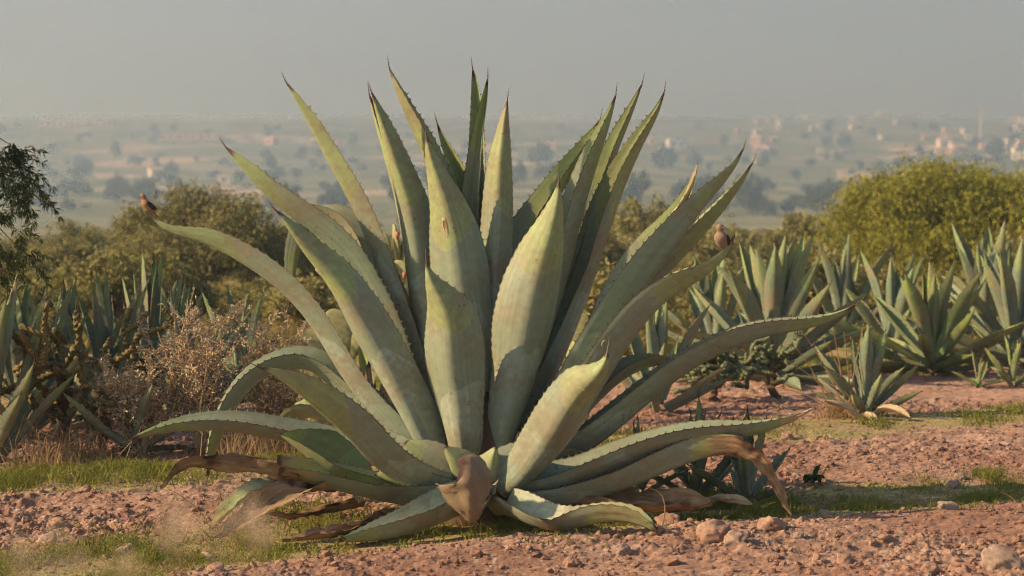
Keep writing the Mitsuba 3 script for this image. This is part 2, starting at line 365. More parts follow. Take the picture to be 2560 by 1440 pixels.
def leaf_geo(P, Wd, radial, twist=(0, 0), thick=0.11, curl=(1.0, 0.88, 1.1), rows=90, nu=9, teeth=0.05, seed=0, wave=0.0, cup=0.0, keel=9.0, crumple=0.0):
    """A succulent leaf. P: control points base to tip, Wd: full width at each, radial: horizontal direction away from the plant's axis.
    Returns (vertices, faces, uv, frame)."""
    rng = np.random.default_rng(seed + 77)
    P, Wd = np.asarray(P, float), np.asarray(Wd, float)
    s = np.concatenate([[0], np.cumsum(np.linalg.norm(np.diff(P, axis=0), axis=1))]); L = s[-1]
    t = np.linspace(0, 1, rows)
    t = t * 0.85 + 0.15 * (1 - (1 - t) ** 2)
    Q = CubicSpline(s / L, P)(t)
    w = np.maximum(PchipInterpolator(s / L, Wd)(t), 0.002) / 2
    tg = nrm(np.gradient(Q, axis=0))
    rad = nrm(np.array([radial[0], radial[1], 0.0]))
    side = np.cross(rad, [0, 0, 1.0])
    n = nrm(np.cross(np.broadcast_to(side, tg.shape), tg))          # adaxial: inward and up
    # keep a tangent that runs along "side" from flipping the frame
    sd = nrm(np.cross(tg, n))
    a = np.radians(np.interp(t, np.linspace(0, 1, len(twist)), twist)) + wave * np.sin(t * L * 9 + seed)
    n, sd = n * np.cos(a)[:, None] + sd * np.sin(a)[:, None], sd * np.cos(a)[:, None] - n * np.sin(a)[:, None]
    th = np.interp(t, np.linspace(0, 1, len(curl)), curl)
    u = np.linspace(-1, 1, nu)
    u = np.sign(u) * np.abs(u) ** 1.15
    bump = np.zeros((rows, 2))
    tooth_at = []
    if teeth:
        for k in (0, 1):
            pos, x = [], 0.10 * L + rng.uniform(0, teeth)
            while x < 0.93 * L:
                pos.append(x); x += teeth * rng.uniform(0.75, 1.25)
            pos = np.array(pos) if pos else np.array([0.0])
            dist = np.abs(t[:, None] * L - pos[None]).min(1) / teeth
            bump[:, k] = 0.15 * teeth * (1 - np.clip(dist * 2, 0, 1)) ** 1.4
            tooth_at.append(pos / L)
    low = meshkit.fbm(np.stack([t * L * 3, 0 * t + seed, 0 * t], 1), 2, 3) - 0.5
    low2 = meshkit.fbm(np.stack([t * L * 2.3, 0 * t + seed + 50, 0 * t], 1), 2, 3) - 0.5
    def edge_w(k): return w * (1 + 0.12 * (low2 if k else low))
    hw = np.where(u[None] < 0, edge_w(0)[:, None], edge_w(1)[:, None])
    ang, cl, ch = section(u, th, keel)
    lat, hgt = hw * cl, hw * ch + cup * hw * np.abs(u[None])
    lat[:, 0] -= bump[:, 0] * np.cos(ang[:, 0]); lat[:, -1] += bump[:, 1] * np.cos(ang[:, -1])
    hgt[:, 0] += bump[:, 0] * np.abs(np.sin(ang[:, 0])); hgt[:, -1] += bump[:, 1] * np.abs(np.sin(ang[:, -1]))
    up = Q[:, None] + sd[:, None] * lat[..., None] + n[:, None] * hgt[..., None]
    thk = (thick * w * np.interp(t, [0, .15, .6, .9, 1], [1.9, 1.5, 1.0, 0.8, 0.9]))[:, None] * (1 - np.abs(u[None]) ** 2.6) ** 0.75 + 0.0015
    nn = n[:, None] * np.cos(ang)[..., None] - sd[:, None] * np.sin(ang)[..., None]
    lo = up - nn * thk[..., None]
    V = np.vstack([up.reshape(-1, 3), lo.reshape(-1, 3)])
    if crumple:
        A = np.vstack([up.reshape(-1, 3)] * 2) * [16, 16, 16] + seed * 7.7
        dsp = np.stack([meshkit.fbm(A, 2, 31), meshkit.fbm(A, 2, 37), meshkit.fbm(A, 2, 41)], 1) - .5
        B = np.stack([np.tile(np.repeat(t * L * 5, nu), 2), np.tile(np.tile(u * 3, rows), 2), 0 * A[:, 0] + seed], 1)
        dsp2 = (np.abs(2 * meshkit.noise(B, 43) - 1) - .5)[:, None] * np.tile(np.repeat(n, nu, 0), (2, 1))
        V = V + crumple * (2.2 * dsp + 1.6 * dsp2) * np.minimum(1, np.tile(np.repeat(w, nu), 2) / .04)[:, None]
    gf = grid_faces(rows, nu)
    lid = leaf_no[0]; leaf_no[0] += 1
    uu, tt = np.broadcast_to((u / 2 + 0.5)[None], (rows, nu)).ravel(), np.broadcast_to(t[:, None], (rows, nu)).ravel()
    uv = np.vstack([np.stack([uu, lid * 10 + 5 * tt], 1), np.stack([uu + 2, lid * 10 + 5 * tt], 1)])
    m = rows * nu
    # close the two faces at margins and base
    i = np.arange(rows - 1)
    e = []
    for c, fl in ((0, False), (nu - 1, True)):
        A, B, C_, D_ = i * nu + c, (i + 1) * nu + c, m + (i + 1) * nu + c, m + i * nu + c
        q = np.vstack([np.stack([A, B, C_], 1), np.stack([A, C_, D_], 1)])
        e.append(q[:, ::-1] if fl else q)
    Fc = np.vstack([gf, gf[:, ::-1] + m])
    # faces point outward: fix by the adaxial normal
    f0 = np.cross(V[gf[:, 1]] - V[gf[:, 0]], V[gf[:, 2]] - V[gf[:, 0]])
    if (f0 * np.repeat(n[:-1], nu - 1, 0)[:len(f0) // 2].repeat(1, 0)[:, :]).sum() if False else (f0[:(rows - 1) * (nu - 1)] * np.repeat(n[:-1], nu - 1, 0)).sum() < 0:
        Fc = Fc[:, ::-1]
    fr = dict(Q=Q, t=t, tg=tg, n=n, sd=sd, w=w, th=th, L=L, tooth=tooth_at, bump=bump, up=up, lid=lid)
    return V, Fc, uv, fr


def spine_geo(fr, length, sides=6):
    e, t = fr['Q'][-1], fr['tg'][-1]
    r0 = min(max(fr['w'][-3] * 0.7, 0.003), 0.006)
    x = np.linspace(-0.2, 1, 9)
    P = e + t * (x * length)[:, None] + fr['n'][-1] * (0.08 * length * np.clip(x, 0, 1) ** 2)[:, None]
    return tube(P, np.interp(x, [-0.2, 0, 1], [r0, r0 * 0.8, 0.0006]), sides)


def teeth_geo(fr, size):
    out = []
    for k, pos in enumerate(fr['tooth']):
        c = 0 if k == 0 else fr['up'].shape[1] - 1
        sg = -1 if k == 0 else 1
        for x in pos:
            i = int(np.argmin(np.abs(fr['t'] - x)))
            p = fr['up'][i, c]
            ang = sg * fr['th'][i]
            o = fr['sd'][i] * (sg * math.cos(ang)) + fr['n'][i] * abs(math.sin(ang))
            o = nrm(o + 0.25 * fr['tg'][i])
            nn = nrm(np.cross(o, fr['tg'][i]))
            q = p - o * size * 0.35
            a, b = fr['tg'][i] * size * 0.30, nn * size * 0.18
            v = np.array([q + a, q + b, q - a, q - b, p + o * size])
            out.append((v, np.array([[0, 1, 4], [1, 2, 4], [2, 3, 4], [3, 0, 4]])))
    return merge(out) if out else None


def add_leaf(parent, P, Wd, az, skin='agave_skin', label=None, name='leaf', spine=0.075, tooth=0.015, **k):
    radial = (math.cos(math.radians(az)), math.sin(math.radians(az)))
    V, Fc, uv, fr = leaf_geo(P, Wd, radial, **k)
    key = part(parent, name, mikit.ply((V, Fc), skin, smooth=True, uv=uv), label)
    if spine:
        part(key, 'terminal_spine', mikit.ply(spine_geo(fr, spine), 'agave_spine', smooth=50))
    if tooth:
        tg = teeth_geo(fr, tooth)
        if tg is not None:
            part(key, 'margin_teeth', mikit.ply(tg, 'agave_spine'), None, 'stuff')
    return key, fr


AX = W(1190, 1200, 12.0)
main = thing('agave', 'huge grey green agave with long spiny leaves in the middle of the picture', 'agave')
MAIN_LEAVES = [
    # (az, [(px, py, dy, width px)...base to tip], options)
    # --- far side first
    (95, [(1195, 1010, .30, 90), (1190, 800, .38, 95), (1190, 600, .42, 88), (1190, 430, .44, 72), (1190, 300, .45, 52), (1187, 220, .45, 32), (1182, 175, .45, 5)], dict()),
    (75, [(1205, 1010, .22, 80), (1190, 760, .28, 90), (1180, 560, .30, 88), (1190, 430, .30, 78), (1203, 320, .30, 56), (1214, 250, .30, 36), (1219, 198, .30, 5)], dict(curl=(1.0, 1.0, 1.4))),
    (100, [(1210, 950, .35, 90), (1200, 700, .38, 105), (1180, 540, .40, 100), (1150, 450, .40, 74), (1118, 378, .40, 42), (1094, 312, .40, 5)], dict()),
    (160, [(1150, 1000, .20, 95), (1125, 700, .24, 118), (1095, 500, .25, 118), (1062, 390, .25, 98), (1022, 300, .24, 70), (990, 225, .23, 38), (974, 172, .23, 5)], dict(twist=(0, 10))),
    (140, [(1075, 1030, .25, 95), (1040, 800, .35, 95), (1008, 570, .38, 90), (975, 430, .38, 72), (943, 320, .38, 42), (924, 240, .38, 5)], dict()),
    (-120, [(1120, 1110, .02, 118), (1072, 880, .06, 128), (1046, 690, .08, 132), (1024, 540, .08, 128), (990, 415, .08, 96), (955, 310, .08, 54), (929, 232, .08, 5)], dict(twist=(8, 14, 14))),
    # inner leaves right of the centre
    (-85, [(1222, 1080, -.02, 112), (1230, 860, .02, 118), (1238, 690, .04, 122), (1246, 540, .06, 120), (1252, 410, .08, 96), (1261, 310, .10, 46), (1268, 252, .10, 5)], dict()),
    (38, [(1232, 1000, 0.25, 120), (1268, 760, 0.51, 150), (1325, 600, 0.54, 145), (1392, 490, 0.56, 110), (1445, 405, 0.58, 72), (1484, 340, 0.59, 38), (1499, 302, 0.59, 5)], dict()),
    (0, [(1275, 1090, 0.11, 120), (1350, 880, 0.30, 130), (1412, 690, 0.41, 138), (1455, 520, 0.42, 128), (1492, 400, 0.42, 98), (1522, 310, 0.42, 52), (1539, 240, 0.42, 5)], dict(twist=(0, 22))),
    (20, [(1300, 1010, 0.39, 100), (1400, 790, 0.64, 112), (1462, 610, 0.69, 108), (1508, 470, 0.69, 92), (1552, 350, 0.69, 64), (1588, 260, 0.69, 30), (1604, 212, 0.69, 5)], dict(twist=(0, 15, 10))),
    (-2, [(1300, 1080, 0.18, 110), (1398, 900, 0.37, 126), (1468, 720, 0.52, 138), (1515, 580, 0.52, 138), (1558, 460, 0.52, 116), (1610, 350, 0.51, 70), (1646, 278, 0.50, 32), (1660, 232, 0.50, 5)], dict(twist=(0, 28, 26))),
    # left fan
    (150, [(1040, 1040, .25, 130), (960, 790, .42, 165), (900, 650, .48, 165), (845, 570, .50, 140), (792, 556, .50, 105), (748, 620, .52, 70), (735, 700, .54, 45), (721, 770, .55, 12)], dict(tooth=0)),
    (150, [(1010, 980, .30, 90), (900, 760, .34, 90), (830, 640, .36, 70), (780, 572, .37, 36), (748, 530, .38, 20), (735, 508, .38, 8)], dict(spine=.09)),
    (-155, [(1085, 1080, .10, 110), (1015, 860, .12, 112), (958, 700, .12, 108), (905, 560, .12, 102), (852, 455, .12, 88), (795, 350, .12, 66), (745, 258, .12, 32), (718, 210, .12, 5)], dict(twist=(-30, 0))),
    (-150, [(1060, 1120, .06, 120), (985, 900, .08, 130), (915, 735, .06, 135), (845, 632, .04, 135), (765, 560, .02, 128), (690, 505, .0, 108), (625, 440, -.02, 70), (583, 392, -.02, 32), (566, 370, -.02, 5)], dict(twist=(-26, -16, -12))),
    (178, [(1075, 1165, -.02, 118), (960, 1055, -.05, 112), (860, 935, -.06, 104), (770, 795, -.06, 104), (690, 712, -.06, 104), (600, 650, -.06, 94), (510, 605, -.06, 72), (430, 580, -.06, 36), (374, 535, -.06, 7)], dict(twist=(0, 6, 20, 26, 22), spine=0.03)),
    (-155, [(1095, 1165, -.12, 125), (1040, 1055, -.22, 138), (972, 925, -.30, 150), (905, 810, -.34, 148), (835, 705, -.36, 122), (770, 630, -.38, 84), (718, 562, -.40, 36), (691, 528, -.40, 5)], dict(twist=(50, 54, 44))),
    # right fan
    (30, [(1440, 980, .20, 100), (1530, 780, .22, 100), (1610, 640, .22, 92), (1675, 560, .22, 66), (1720, 490, .22, 40), (1740, 432, .22, 8)], dict()),
    (-14, [(1330, 1130, .08, 110), (1470, 950, .12, 115), (1580, 780, .14, 118), (1680, 665, .14, 112), (1758, 582, .13, 92), (1822, 505, .12, 58), (1865, 440, .12, 26), (1881, 408, .12, 5)], dict(twist=(10, 14))),
    (-24, [(1330, 1130, -.06, 130), (1440, 980, -.12, 148), (1520, 850, -.14, 158), (1610, 710, -.15, 154), (1698, 590, -.16, 122), (1775, 495, -.16, 76), (1835, 420, -.16, 32), (1858, 372, -.16, 5)], dict(twist=(8, 8))),
    (-35, [(1330, 1165, -.18, 130), (1425, 1070, -.28, 138), (1500, 960, -.34, 148), (1590, 825, -.40, 144), (1680, 735, -.44, 122), (1755, 692, -.46, 82), (1808, 645, -.48, 40), (1835, 592, -.48, 8)], dict(twist=(10, 14, 16), spine=.03)),
    (40, [(1370, 1110, .20, 110), (1455, 1035, .28, 118), (1540, 955, .34, 110), (1610, 918, .38, 82), (1670, 912, .42, 44), (1700, 924, .44, 10)], dict(tooth=.008)),
    (-6, [(1330, 1195, -.10, 135), (1450, 1130, -.14, 138), (1570, 1040, -.16, 132), (1680, 950, -.17, 124), (1800, 878, -.18, 112), (1910, 838, -.19, 92), (2010, 820, -.20, 66), (2090, 795, -.21, 34), (2138, 764, -.22, 8)], dict(twist=(0, 6, 0, 8))),
    # front
    (-97, [(1165, 1195, -.22, 120), (1152, 1080, -.32, 138), (1137, 970, -.38, 178), (1127, 880, -.43, 196), (1118, 800, -.46, 168), (1092, 735, -.48, 88), (1073, 690, -.49, 34), (1066, 655, -.49, 5)], dict(curl=(1.0, .75, .9))),
    (-95, [(1190, 1050, -.06, 130), (1168, 850, -.10, 176), (1148, 700, -.12, 182), (1130, 590, -.12, 164), (1112, 510, -.11, 120), (1088, 430, -.10, 66), (1072, 372, -.10, 30), (1066, 340, -.10, 5)], dict(curl=(1.0, .75, .9))),
    (-80, [(1243, 1150, -.15, 120), (1270, 1040, -.20, 128), (1294, 940, -.22, 150), (1315, 830, -.24, 182), (1335, 735, -.25, 184), (1360, 640, -.25, 150), (1384, 550, -.25, 84), (1395, 490, -.25, 34), (1397, 455, -.25, 5)], dict(curl=(1.0, .7, .9))),
    (-86, [(1262, 1232, -.38, 120), (1312, 1190, -.52, 138), (1362, 1120, -.66, 148), (1405, 1048, -.76, 152), (1450, 982, -.84, 132), (1492, 938, -.90, 74), (1512, 905, -.92, 34), (1518, 882, -.92, 10)], dict(curl=(1.0, .8, 1.1), twist=(-6, -10, -8))),
    (-152, [(1130, 1228, -.34, 120), (1060, 1218, -.5, 128), (985, 1188, -.7, 138), (925, 1140, -.85, 140), (868, 1080, -.98, 138), (808, 1028, -1.08, 124), (752, 982, -1.16, 96), (695, 942, -1.22, 44), (652, 920, -1.25, 5)], dict(twist=(0, 14, 18))),
    # low leaves
    (170, [(1090, 1190, -.1, 120), (980, 1165, -.14, 128), (880, 1138, -.18, 130), (780, 1112, -.22, 128), (690, 1092, -.26, 116), (590, 1075, -.3, 100), (480, 1072, -.34, 76), (390, 1084, -.38, 44), (330, 1100, -.40, 12)], dict(twist=(0, -12, -16))),
    (160, [(1050, 1165, .15, 110), (930, 1085, .25, 120), (850, 985, .3, 125), (770, 918, .3, 122), (690, 925, .26, 112), (610, 985, .2, 100), (556, 1080, .16, 76), (520, 1190, .14, 12)], dict(twist=(0, 10, -26, -30))),
    (140, [(990, 1170, .3, 95), (880, 1085, .36, 112), (800, 1040, .4, 112), (735, 1050, .42, 86), (700, 1095, .42, 14)], dict(tooth=0, twist=(0, -20))),
    (-170, [(1120, 1258, -.45, 130), (1010, 1252, -.56, 134), (900, 1232, -.66, 128), (790, 1206, -.74, 116), (690, 1190, -.8, 104)], dict(cut=True, skin='drying_agave_skin', twist=(8, -14, -22))),
    (175, [(1110, 1190, -.05, 120), (1000, 1165, .02, 110), (900, 1160, .06, 80), (815, 1172, .1, 12)], dict(tooth=0)),
    (-24, [(1300, 1222, -.32, 140), (1420, 1212, -.38, 146), (1530, 1175, -.42, 150), (1650, 1130, -.44, 142), (1770, 1102, -.46, 118), (1880, 1085, -.48, 78), (1965, 1058, -.50, 40), (2012, 1034, -.51, 12)], dict(twist=(24, 10, 4))),
    (-20, [(1300, 1258, -.36, 110), (1450, 1246, -.42, 116), (1580, 1208, -.46, 118), (1700, 1160, -.48, 112), (1790, 1134, -.50, 104), (1848, 1136, -.51, 96)], dict(cut=True, skin='drying_agave_skin', twist=(10, 0, -22))),
    (-84, [(1196, 1240, -.5, 120), (1188, 1285, -.85, 80), (1183, 1300, -1.05, 70), (1181, 1288, -1.16, 96), (1178, 1252, -1.2, 142), (1174, 1214, -1.22, 162), (1168, 1190, -1.225, 158), (1146, 1180, -1.23, 96)], dict(cut=True, rows=60, curl=(.9, .9, .75), keel=8.0, wave=.12, twist=(0, 0, 14, 18), crumple=.012, skin='brown_agave_skin', label='short bent leaf stub browned by drying')),
    (-125, [(1160, 1242, -.30, 150), (1108, 1196, -.42, 150), (1058, 1150, -.46, 112), (1010, 1108, -.46, 18)], dict(tooth=0, spine=0)),
    (-60, [(1222, 1238, -.30, 150), (1264, 1192, -.40, 150), (1302, 1150, -.42, 110), (1338, 1112, -.42, 18)], dict(tooth=0, spine=0)),
    (-150, [(1120, 1250, -.36, 140), (1050, 1228, -.5, 140), (990, 1206, -.55, 92), (938, 1188, -.55, 14)], dict(tooth=0, spine=0)),
    (-105, [(1180, 1250, -.34, 150), (1160, 1205, -.46, 150), (1136, 1160, -.5, 110), (1112, 1118, -.5, 16)], dict(tooth=0, spine=0)),
    (-75, [(1205, 1250, -.34, 150), (1222, 1205, -.44, 140), (1232, 1160, -.48, 96), (1240, 1118, -.48, 16)], dict(tooth=0, spine=0)),
    (-50, [(1250, 1275, -.55, 130), (1330, 1302, -.8, 118), (1410, 1318, -.95, 110), (1490, 1302, -1.05, 104), (1570, 1302, -1.12, 84), (1640, 1330, -1.16, 16)], dict(tooth=.008, twist=(0, 20, -20))),
    (-140, [(1190, 1266, -.55, 150), (1110, 1292, -.85, 150), (1030, 1325, -1.02, 130), (950, 1345, -1.1, 96), (850, 1352, -1.18, 16)], dict(tooth=.008)),
    (-10, [(1250, 1190, -.12, 110), (1320, 1170, -.16, 120), (1400, 1155, -.2, 110), (1500, 1150, -.2, 20)], dict(tooth=0, spine=0)),
    (-130, [(1150, 1215, -.25, 110), (1060, 1180, -.25, 120), (960, 1130, -.2, 110), (880, 1100, -.16, 20)], dict(tooth=0, spine=0)),
]
leaf_keys = []
for i, (az, pts, opt) in enumerate(MAIN_LEAVES):
    opt = dict(opt); cut = opt.pop('cut', False)
    P = [W(px, py, 12.0 + dy) for px, py, dy, w in pts]
    Wd = [w / 420.0 for px, py, dy, w in pts]
    base = dict(rows=150, nu=19, seed=i, spine=0 if cut else 0.085)
    base.update(opt)
    k, fr = add_leaf(main, P, Wd, az, **base)
    leaf_keys.append((k, fr))
# the heart: short thick stem that the leaves grow from
pts = np.array([AX + [0, 0, z] for z in np.linspace(-0.35, 0.55, 10)])
part(main, 'stem', mikit.ply(tube(pts, np.interp(np.linspace(0, 1, 10), [0, .3, .7, 1], [.22, .30, .22, .08]), 20), 'bark', smooth=50))


def dry_leaf_on(parent, pts, az, label, skin='dry_leaf', **k):
    P = [W(px, py, 12.0 + dy) for px, py, dy, w in pts]
    k.setdefault('crumple', .014)
    o = dict(rows=70, nu=9, spine=0, tooth=0, teeth=0.03, thick=.05, curl=(.7, .6, .9)); o.update(k)
    return add_leaf(parent, P, [w / 420. for *_, w in pts], az, skin, label, **o)


dry_leaf_on(main, [(735, 1198, -.77, 104), (650, 1186, -.82, 98), (580, 1176, -.85, 84), (510, 1170, -.88, 66), (450, 1180, -.9, 52), (425, 1200, -.9, 30), (402, 1222, -.9, 8)], -170, 'withered brown leaf end bent down at its tip', curl=(.9, 1.3, 1.8), twist=(-18, -10, -30), wave=.2)
dry_leaf_on(main, [(1815, 1134, -.505, 100), (1880, 1155, -.52, 84), (1920, 1200, -.53, 58), (1950, 1245, -.54, 38), (1978, 1288, -.55, 8)], -20, 'withered brown leaf end hanging to the ground', curl=(.9, 1.2, 1.6), twist=(-22, -40), wave=.15)
dry_leaf_on(main, [(1955, 1062, -.50, 48), (1985, 1049, -.507, 30), (2016, 1032, -.513, 14), (2034, 1020, -.52, 4)], -24, 'pale dried leaf tip', 'pale_dry_leaf')
dry_leaf_on(main, [(850, 1212, -.5, 60), (730, 1206, -.72, 70), (645, 1228, -.86, 66), (575, 1275, -.95, 52), (528, 1325, -1.0, 12)], -160, 'drooping leaf half dried to brown', 'drying_agave_skin', twist=(0, -25))
dry_leaf_on(main, [(830, 1225, -.6, 60), (760, 1225, -.85, 76), (690, 1246, -1.0, 78), (610, 1300, -1.12, 62), (540, 1348, -1.2, 18)], -150, 'dead brown leaf curling along the ground', twist=(0, -30, -50), wave=.25)
dry_leaf_on(main, [(960, 1300, -.7, 60), (880, 1325, -1.0, 70), (790, 1345, -1.15, 56), (700, 1352, -1.2, 12)], -150, 'dead brown leaf flat on the grass', wave=.3)
dry_leaf_on(main, [(900, 1262, -.5, 50), (810, 1282, -.7, 56), (730, 1292, -.8, 40), (655, 1283, -.85, 8)], -160, 'narrow dark dead leaf in the shade below the lowest leaf')
dry_leaf_on(main, [(1000, 1290, -.6, 80), (920, 1318, -.85, 80), (850, 1335, -1.0, 60), (770, 1340, -1.1, 14)], -140, 'dead curled leaf under the green ones', wave=.3, twist=(0, 40))
dry_leaf_on(main, [(1440, 1248, -.35, 90), (1540, 1262, -.42, 110), (1640, 1268, -.46, 104), (1740, 1266, -.5, 80), (1775, 1262, -.5, 40)], -10, 'dead leaf lying in the shade of the plant', thick=.2, twist=(0, 30))
dry_leaf_on(main, [(1760, 1262, -.3, 50), (1800, 1250, -.32, 46), (1850, 1256, -.34, 34), (1880, 1262, -.36, 10)], 0, 'pale dead leaf lying in the shade', 'pale_dry_leaf')
dry_leaf_on(main, [(560, 1210, -.75, 60), (900, 1255, -.55, 70)][::-1] + [(700, 1222, -.7, 60)][:0], -160, 'narrow dead leaf below the lowest green leaf') if False else None
P = [W(px, py, 12.0 + dy) for px, py, dy in [(935, 1232, -.5), (872, 1205, -.56), (802, 1160, -.6), (745, 1118, -.62), (698, 1086, -.63)]]
add_leaf(main, P, [100 / 420., 170 / 420., 175 / 420., 110 / 420., 6 / 420.], 175, 'agave_skin_green', 'young bright green leaf folded along its middle', rows=60, nu=9, tooth=.007, twist=(0, -20, -30), thick=.08)
dry_leaf_on(main, [(1690, 540, .205, 40), (1712, 512, .205, 34), (1728, 478, .205, 28), (1738, 440, .205, 16), (1744, 412, .205, 4)], 30, 'pinkish brown dried tip of a half hidden leaf', 'pale_dry_leaf', crumple=.004)
# a straw caught on the curved front leaf
part(leaf_keys[26][0], 'straw', mikit.ply(tube(np.array([W(1412, 944, 11.02), W(1432, 958, 11.0), W(1462, 977, 10.98)]), [.0022, .0022, .0015], 5), 'pale_dry_leaf'))
# scar on the middle leaf and on the left leaf: dug out brown wounds
scene['scar_skin'] = mat(mikit.proc(lambda p, n, uv: MX((0.10, 0.03, 0.018), (0.34, 0.15, 0.085), FB(p.x * 70.0, p.y * 70.0, p.z * 50.0))), 0.7, 0.2)
scene['scar_rim_skin'] = mat((0.42, 0.36, 0.24), 0.8, 0.2)


def outer_point(fr, t, u, lift):
    i = int(np.argmin(np.abs(fr['t'] - t)))
    hw = fr['w'][i]
    a, cl, ch = (float(q[0, 0]) for q in section(np.array([u]), fr['th'][i:i + 1], 9.0))
    c = fr['Q'][i] + fr['sd'][i] * hw * cl + fr['n'][i] * hw * ch
    nn = fr['n'][i] * math.cos(a) - fr['sd'][i] * math.sin(a)
    thk = 0.11 * hw * np.interp(fr['t'][i], [0, .15, .6, .9, 1], [1.9, 1.5, 1.0, 0.8, 0.9]) * (1 - abs(u) ** 2.6) ** 0.75 + 0.0015
    return c - nn * (thk + lift), -nn, fr['tg'][i]


def scar(leaf, fr, t, u, ln, wd):
    c, n, tg = outer_point(fr, t, u, 0.0)
    s = nrm(np.cross(n, tg))
    th = np.linspace(0, 2 * np.pi, 20, endpoint=False)
    def ring(k, h): return c + n * h + (np.cos(th) * wd * k)[:, None] * s + (np.sin(th) * ln * k * (1 + .12 * np.sin(3 * th)))[:, None] * tg
    q = np.arange(20); q2 = (q + 1) % 20
    v = np.vstack([ring(1.15, -.004), ring(1.0, .004), ring(.8, .0015)])
    f = np.vstack([np.vstack([np.stack([q + a, q2 + a, q2 + a + 20], 1), np.stack([q + a, q2 + a + 20, q + a + 20], 1)]) for a in (0, 20)])
    part(leaf, 'scar_rim', mikit.ply((v, f), 'scar_rim_skin', smooth=True))
    v = np.vstack([ring(.82, .0015), ring(.4, -.0012), [c + n * .0005]])
    f = np.vstack([np.stack([q, q2, q2 + 20], 1), np.stack([q, q2 + 20, q + 20], 1), np.stack([q + 20, q2 + 20, q * 0 + 40], 1)])
    part(leaf, 'scar', mikit.ply((v, f), 'scar_skin', smooth=True), 'brown sunken wound in the leaf skin')


def find_tu(fr, px, py):
    best = None
    for t in np.linspace(.1, .95, 60):
        for u in np.linspace(-.9, .9, 37):
            c, n, tg = outer_point(fr, t, u, 0)
            r = c - CAM
            k = F / (r @ FWD)
            e = (1280 + r[0] * k - px) ** 2 + (720 - (r @ UP) * k - py) ** 2
            if best is None or e < best[0]: best = (e, t, u)
    return best[1:]


for li, px, py, ln, wd in ((24, 1116, 572, .058, .014), (16, 790, 684, .03, .010), (33, 1712, 1122, .018, .010), (20, 1512, 860, .02, .016)):
    k, fr = leaf_keys[li]
    t, u = find_tu(fr, px, py)
    scar(k, fr, t, u, ln, wd)


# ------------------------------------------------------------------ rosettes: the other agaves
def rosette(root, base, n, L, seed, skin='agave_skin_blue', inc=(84, 14), wid=.17, rows=34, nu=7, az0=0.0, droop=0.35, teeth=True, spine=.05, stretch=1.0):
    rng = np.random.default_rng(seed)
    base = np.asarray(base, float)
    for i in range(n):
        f = i / max(n - 1, 1)
        az = az0 + i * 137.5 + rng.uniform(-14, 14)
        a = math.radians(inc[0] + (inc[1] - inc[0]) * f ** 0.9 + rng.uniform(-6, 6))
        ln = L * (0.78 + 0.3 * math.sin(math.pi * min(f + .22, 1))) * rng.uniform(.85, 1.1)
        rad = np.array([math.cos(math.radians(az)), math.sin(math.radians(az)), 0])
        r0, z0 = (0.03 + 0.09 * f) * L, (0.22 * (1 - f)) * L
        pts, p, ang = [], base + rad * r0 + [0, 0, z0 * stretch], a
        bend = -droop * (1 - math.sin(a)) * rng.uniform(.4, 1.5) + rng.uniform(-.15, .1)
        up = rng.uniform(0.1, .6)
        K = 9
        for j in range(K):
            pts.append(p.copy())
            s = j / (K - 1)
            an = ang + .22 + bend * s * 1.6 + up * max(s - .6, 0) ** 1.2 * 1.5 - .3 * (1 - s) * (f > .4)
            p = p + (rad * math.cos(an) + np.array([0, 0, 1]) * math.sin(an)) * ln / (K - 1)
            p[2] = max(p[2], base[2] + .015 + .02 * (1 - s))
        s = np.linspace(0, 1, K)
        w = wid * ln * WPROF(s) * rng.uniform(.85, 1.12)
        add_leaf(root, pts, w, az, skin, rows=rows, nu=nu, seed=seed * 31 + i, teeth=.06 if teeth else 0, tooth=.012 if teeth else 0, spine=spine, twist=(0, rng.uniform(-15, 15)))


def ground_at(px, d):
    x = (px - 1280) / F * d
    return np.array([x, d, base_z(np.array([x]), np.array([float(d)]))[0]])


def agave(px, d, n, L, seed, label, group=None, **k):
    r = thing('agave', label, 'agave', group)
    rosette(r, ground_at(px, d), n, L, seed, **k)
    return r


agave(1935, 20.6, 32, 1.24, 3, 'bluish green agave with upright leaves right of the perched bird', inc=(76, 5), az0=20, wid=.205, droop=.3)
agave(2335, 21.4, 28, 1.0, 5, 'yellowish green agave in front of the round bush at right', skin='agave_skin_green', inc=(74, 3), az0=70, wid=.215)
agave(2540, 22.4, 28, 1.2, 8, 'pale agave cut by the right edge of the picture', inc=(74, 3), az0=10, wid=.2)
agave(2470, 25.5, 24, 1.25, 12, 'agave half hidden behind the two agaves at the right edge', inc=(84, 12), az0=40, wid=.2)
agave(2235, 23.6, 22, 1.0, 13, 'dark low agave filling the gap left of the yellowish green agave', inc=(82, 10), az0=55, wid=.2)
agave(2110, 25.0, 22, 1.1, 14, 'distant grey agave seen between two nearer agaves at right', inc=(85, 14), az0=90, wid=.17)
agave(1790, 23.0, 20, 1.0, 15, 'low agave behind the grey green cholla bushes', inc=(82, 12), az0=25, wid=.2)
agave(1645, 17.6, 14, .85, 16, 'small agave with curling leaves directly behind the huge agave at right', inc=(84, 25), az0=35, wid=.19)
agave(2165, 16.9, 21, .62, 18, 'young agave standing alone on a grass strip in the field', inc=(84, 22), az0=15, wid=.23, rows=40, spine=.035, droop=.1)
agave(2535, 20.0, 9, .42, 20, 'tiny light green agave at the foot of the right edge agave', skin='agave_skin_green', inc=(80, 25), wid=.24, spine=.02)
agave(2450, 19.9, 7, .3, 22, 'tiny agave seedling under the yellowish green agave', skin='agave_skin_green', inc=(75, 15), wid=.25, spine=.02)
agave(-40, 14.2, 22, 1.08, 24, 'dark bluish agave cut by the left edge of the picture', inc=(86, 42), az0=60, wid=.17)
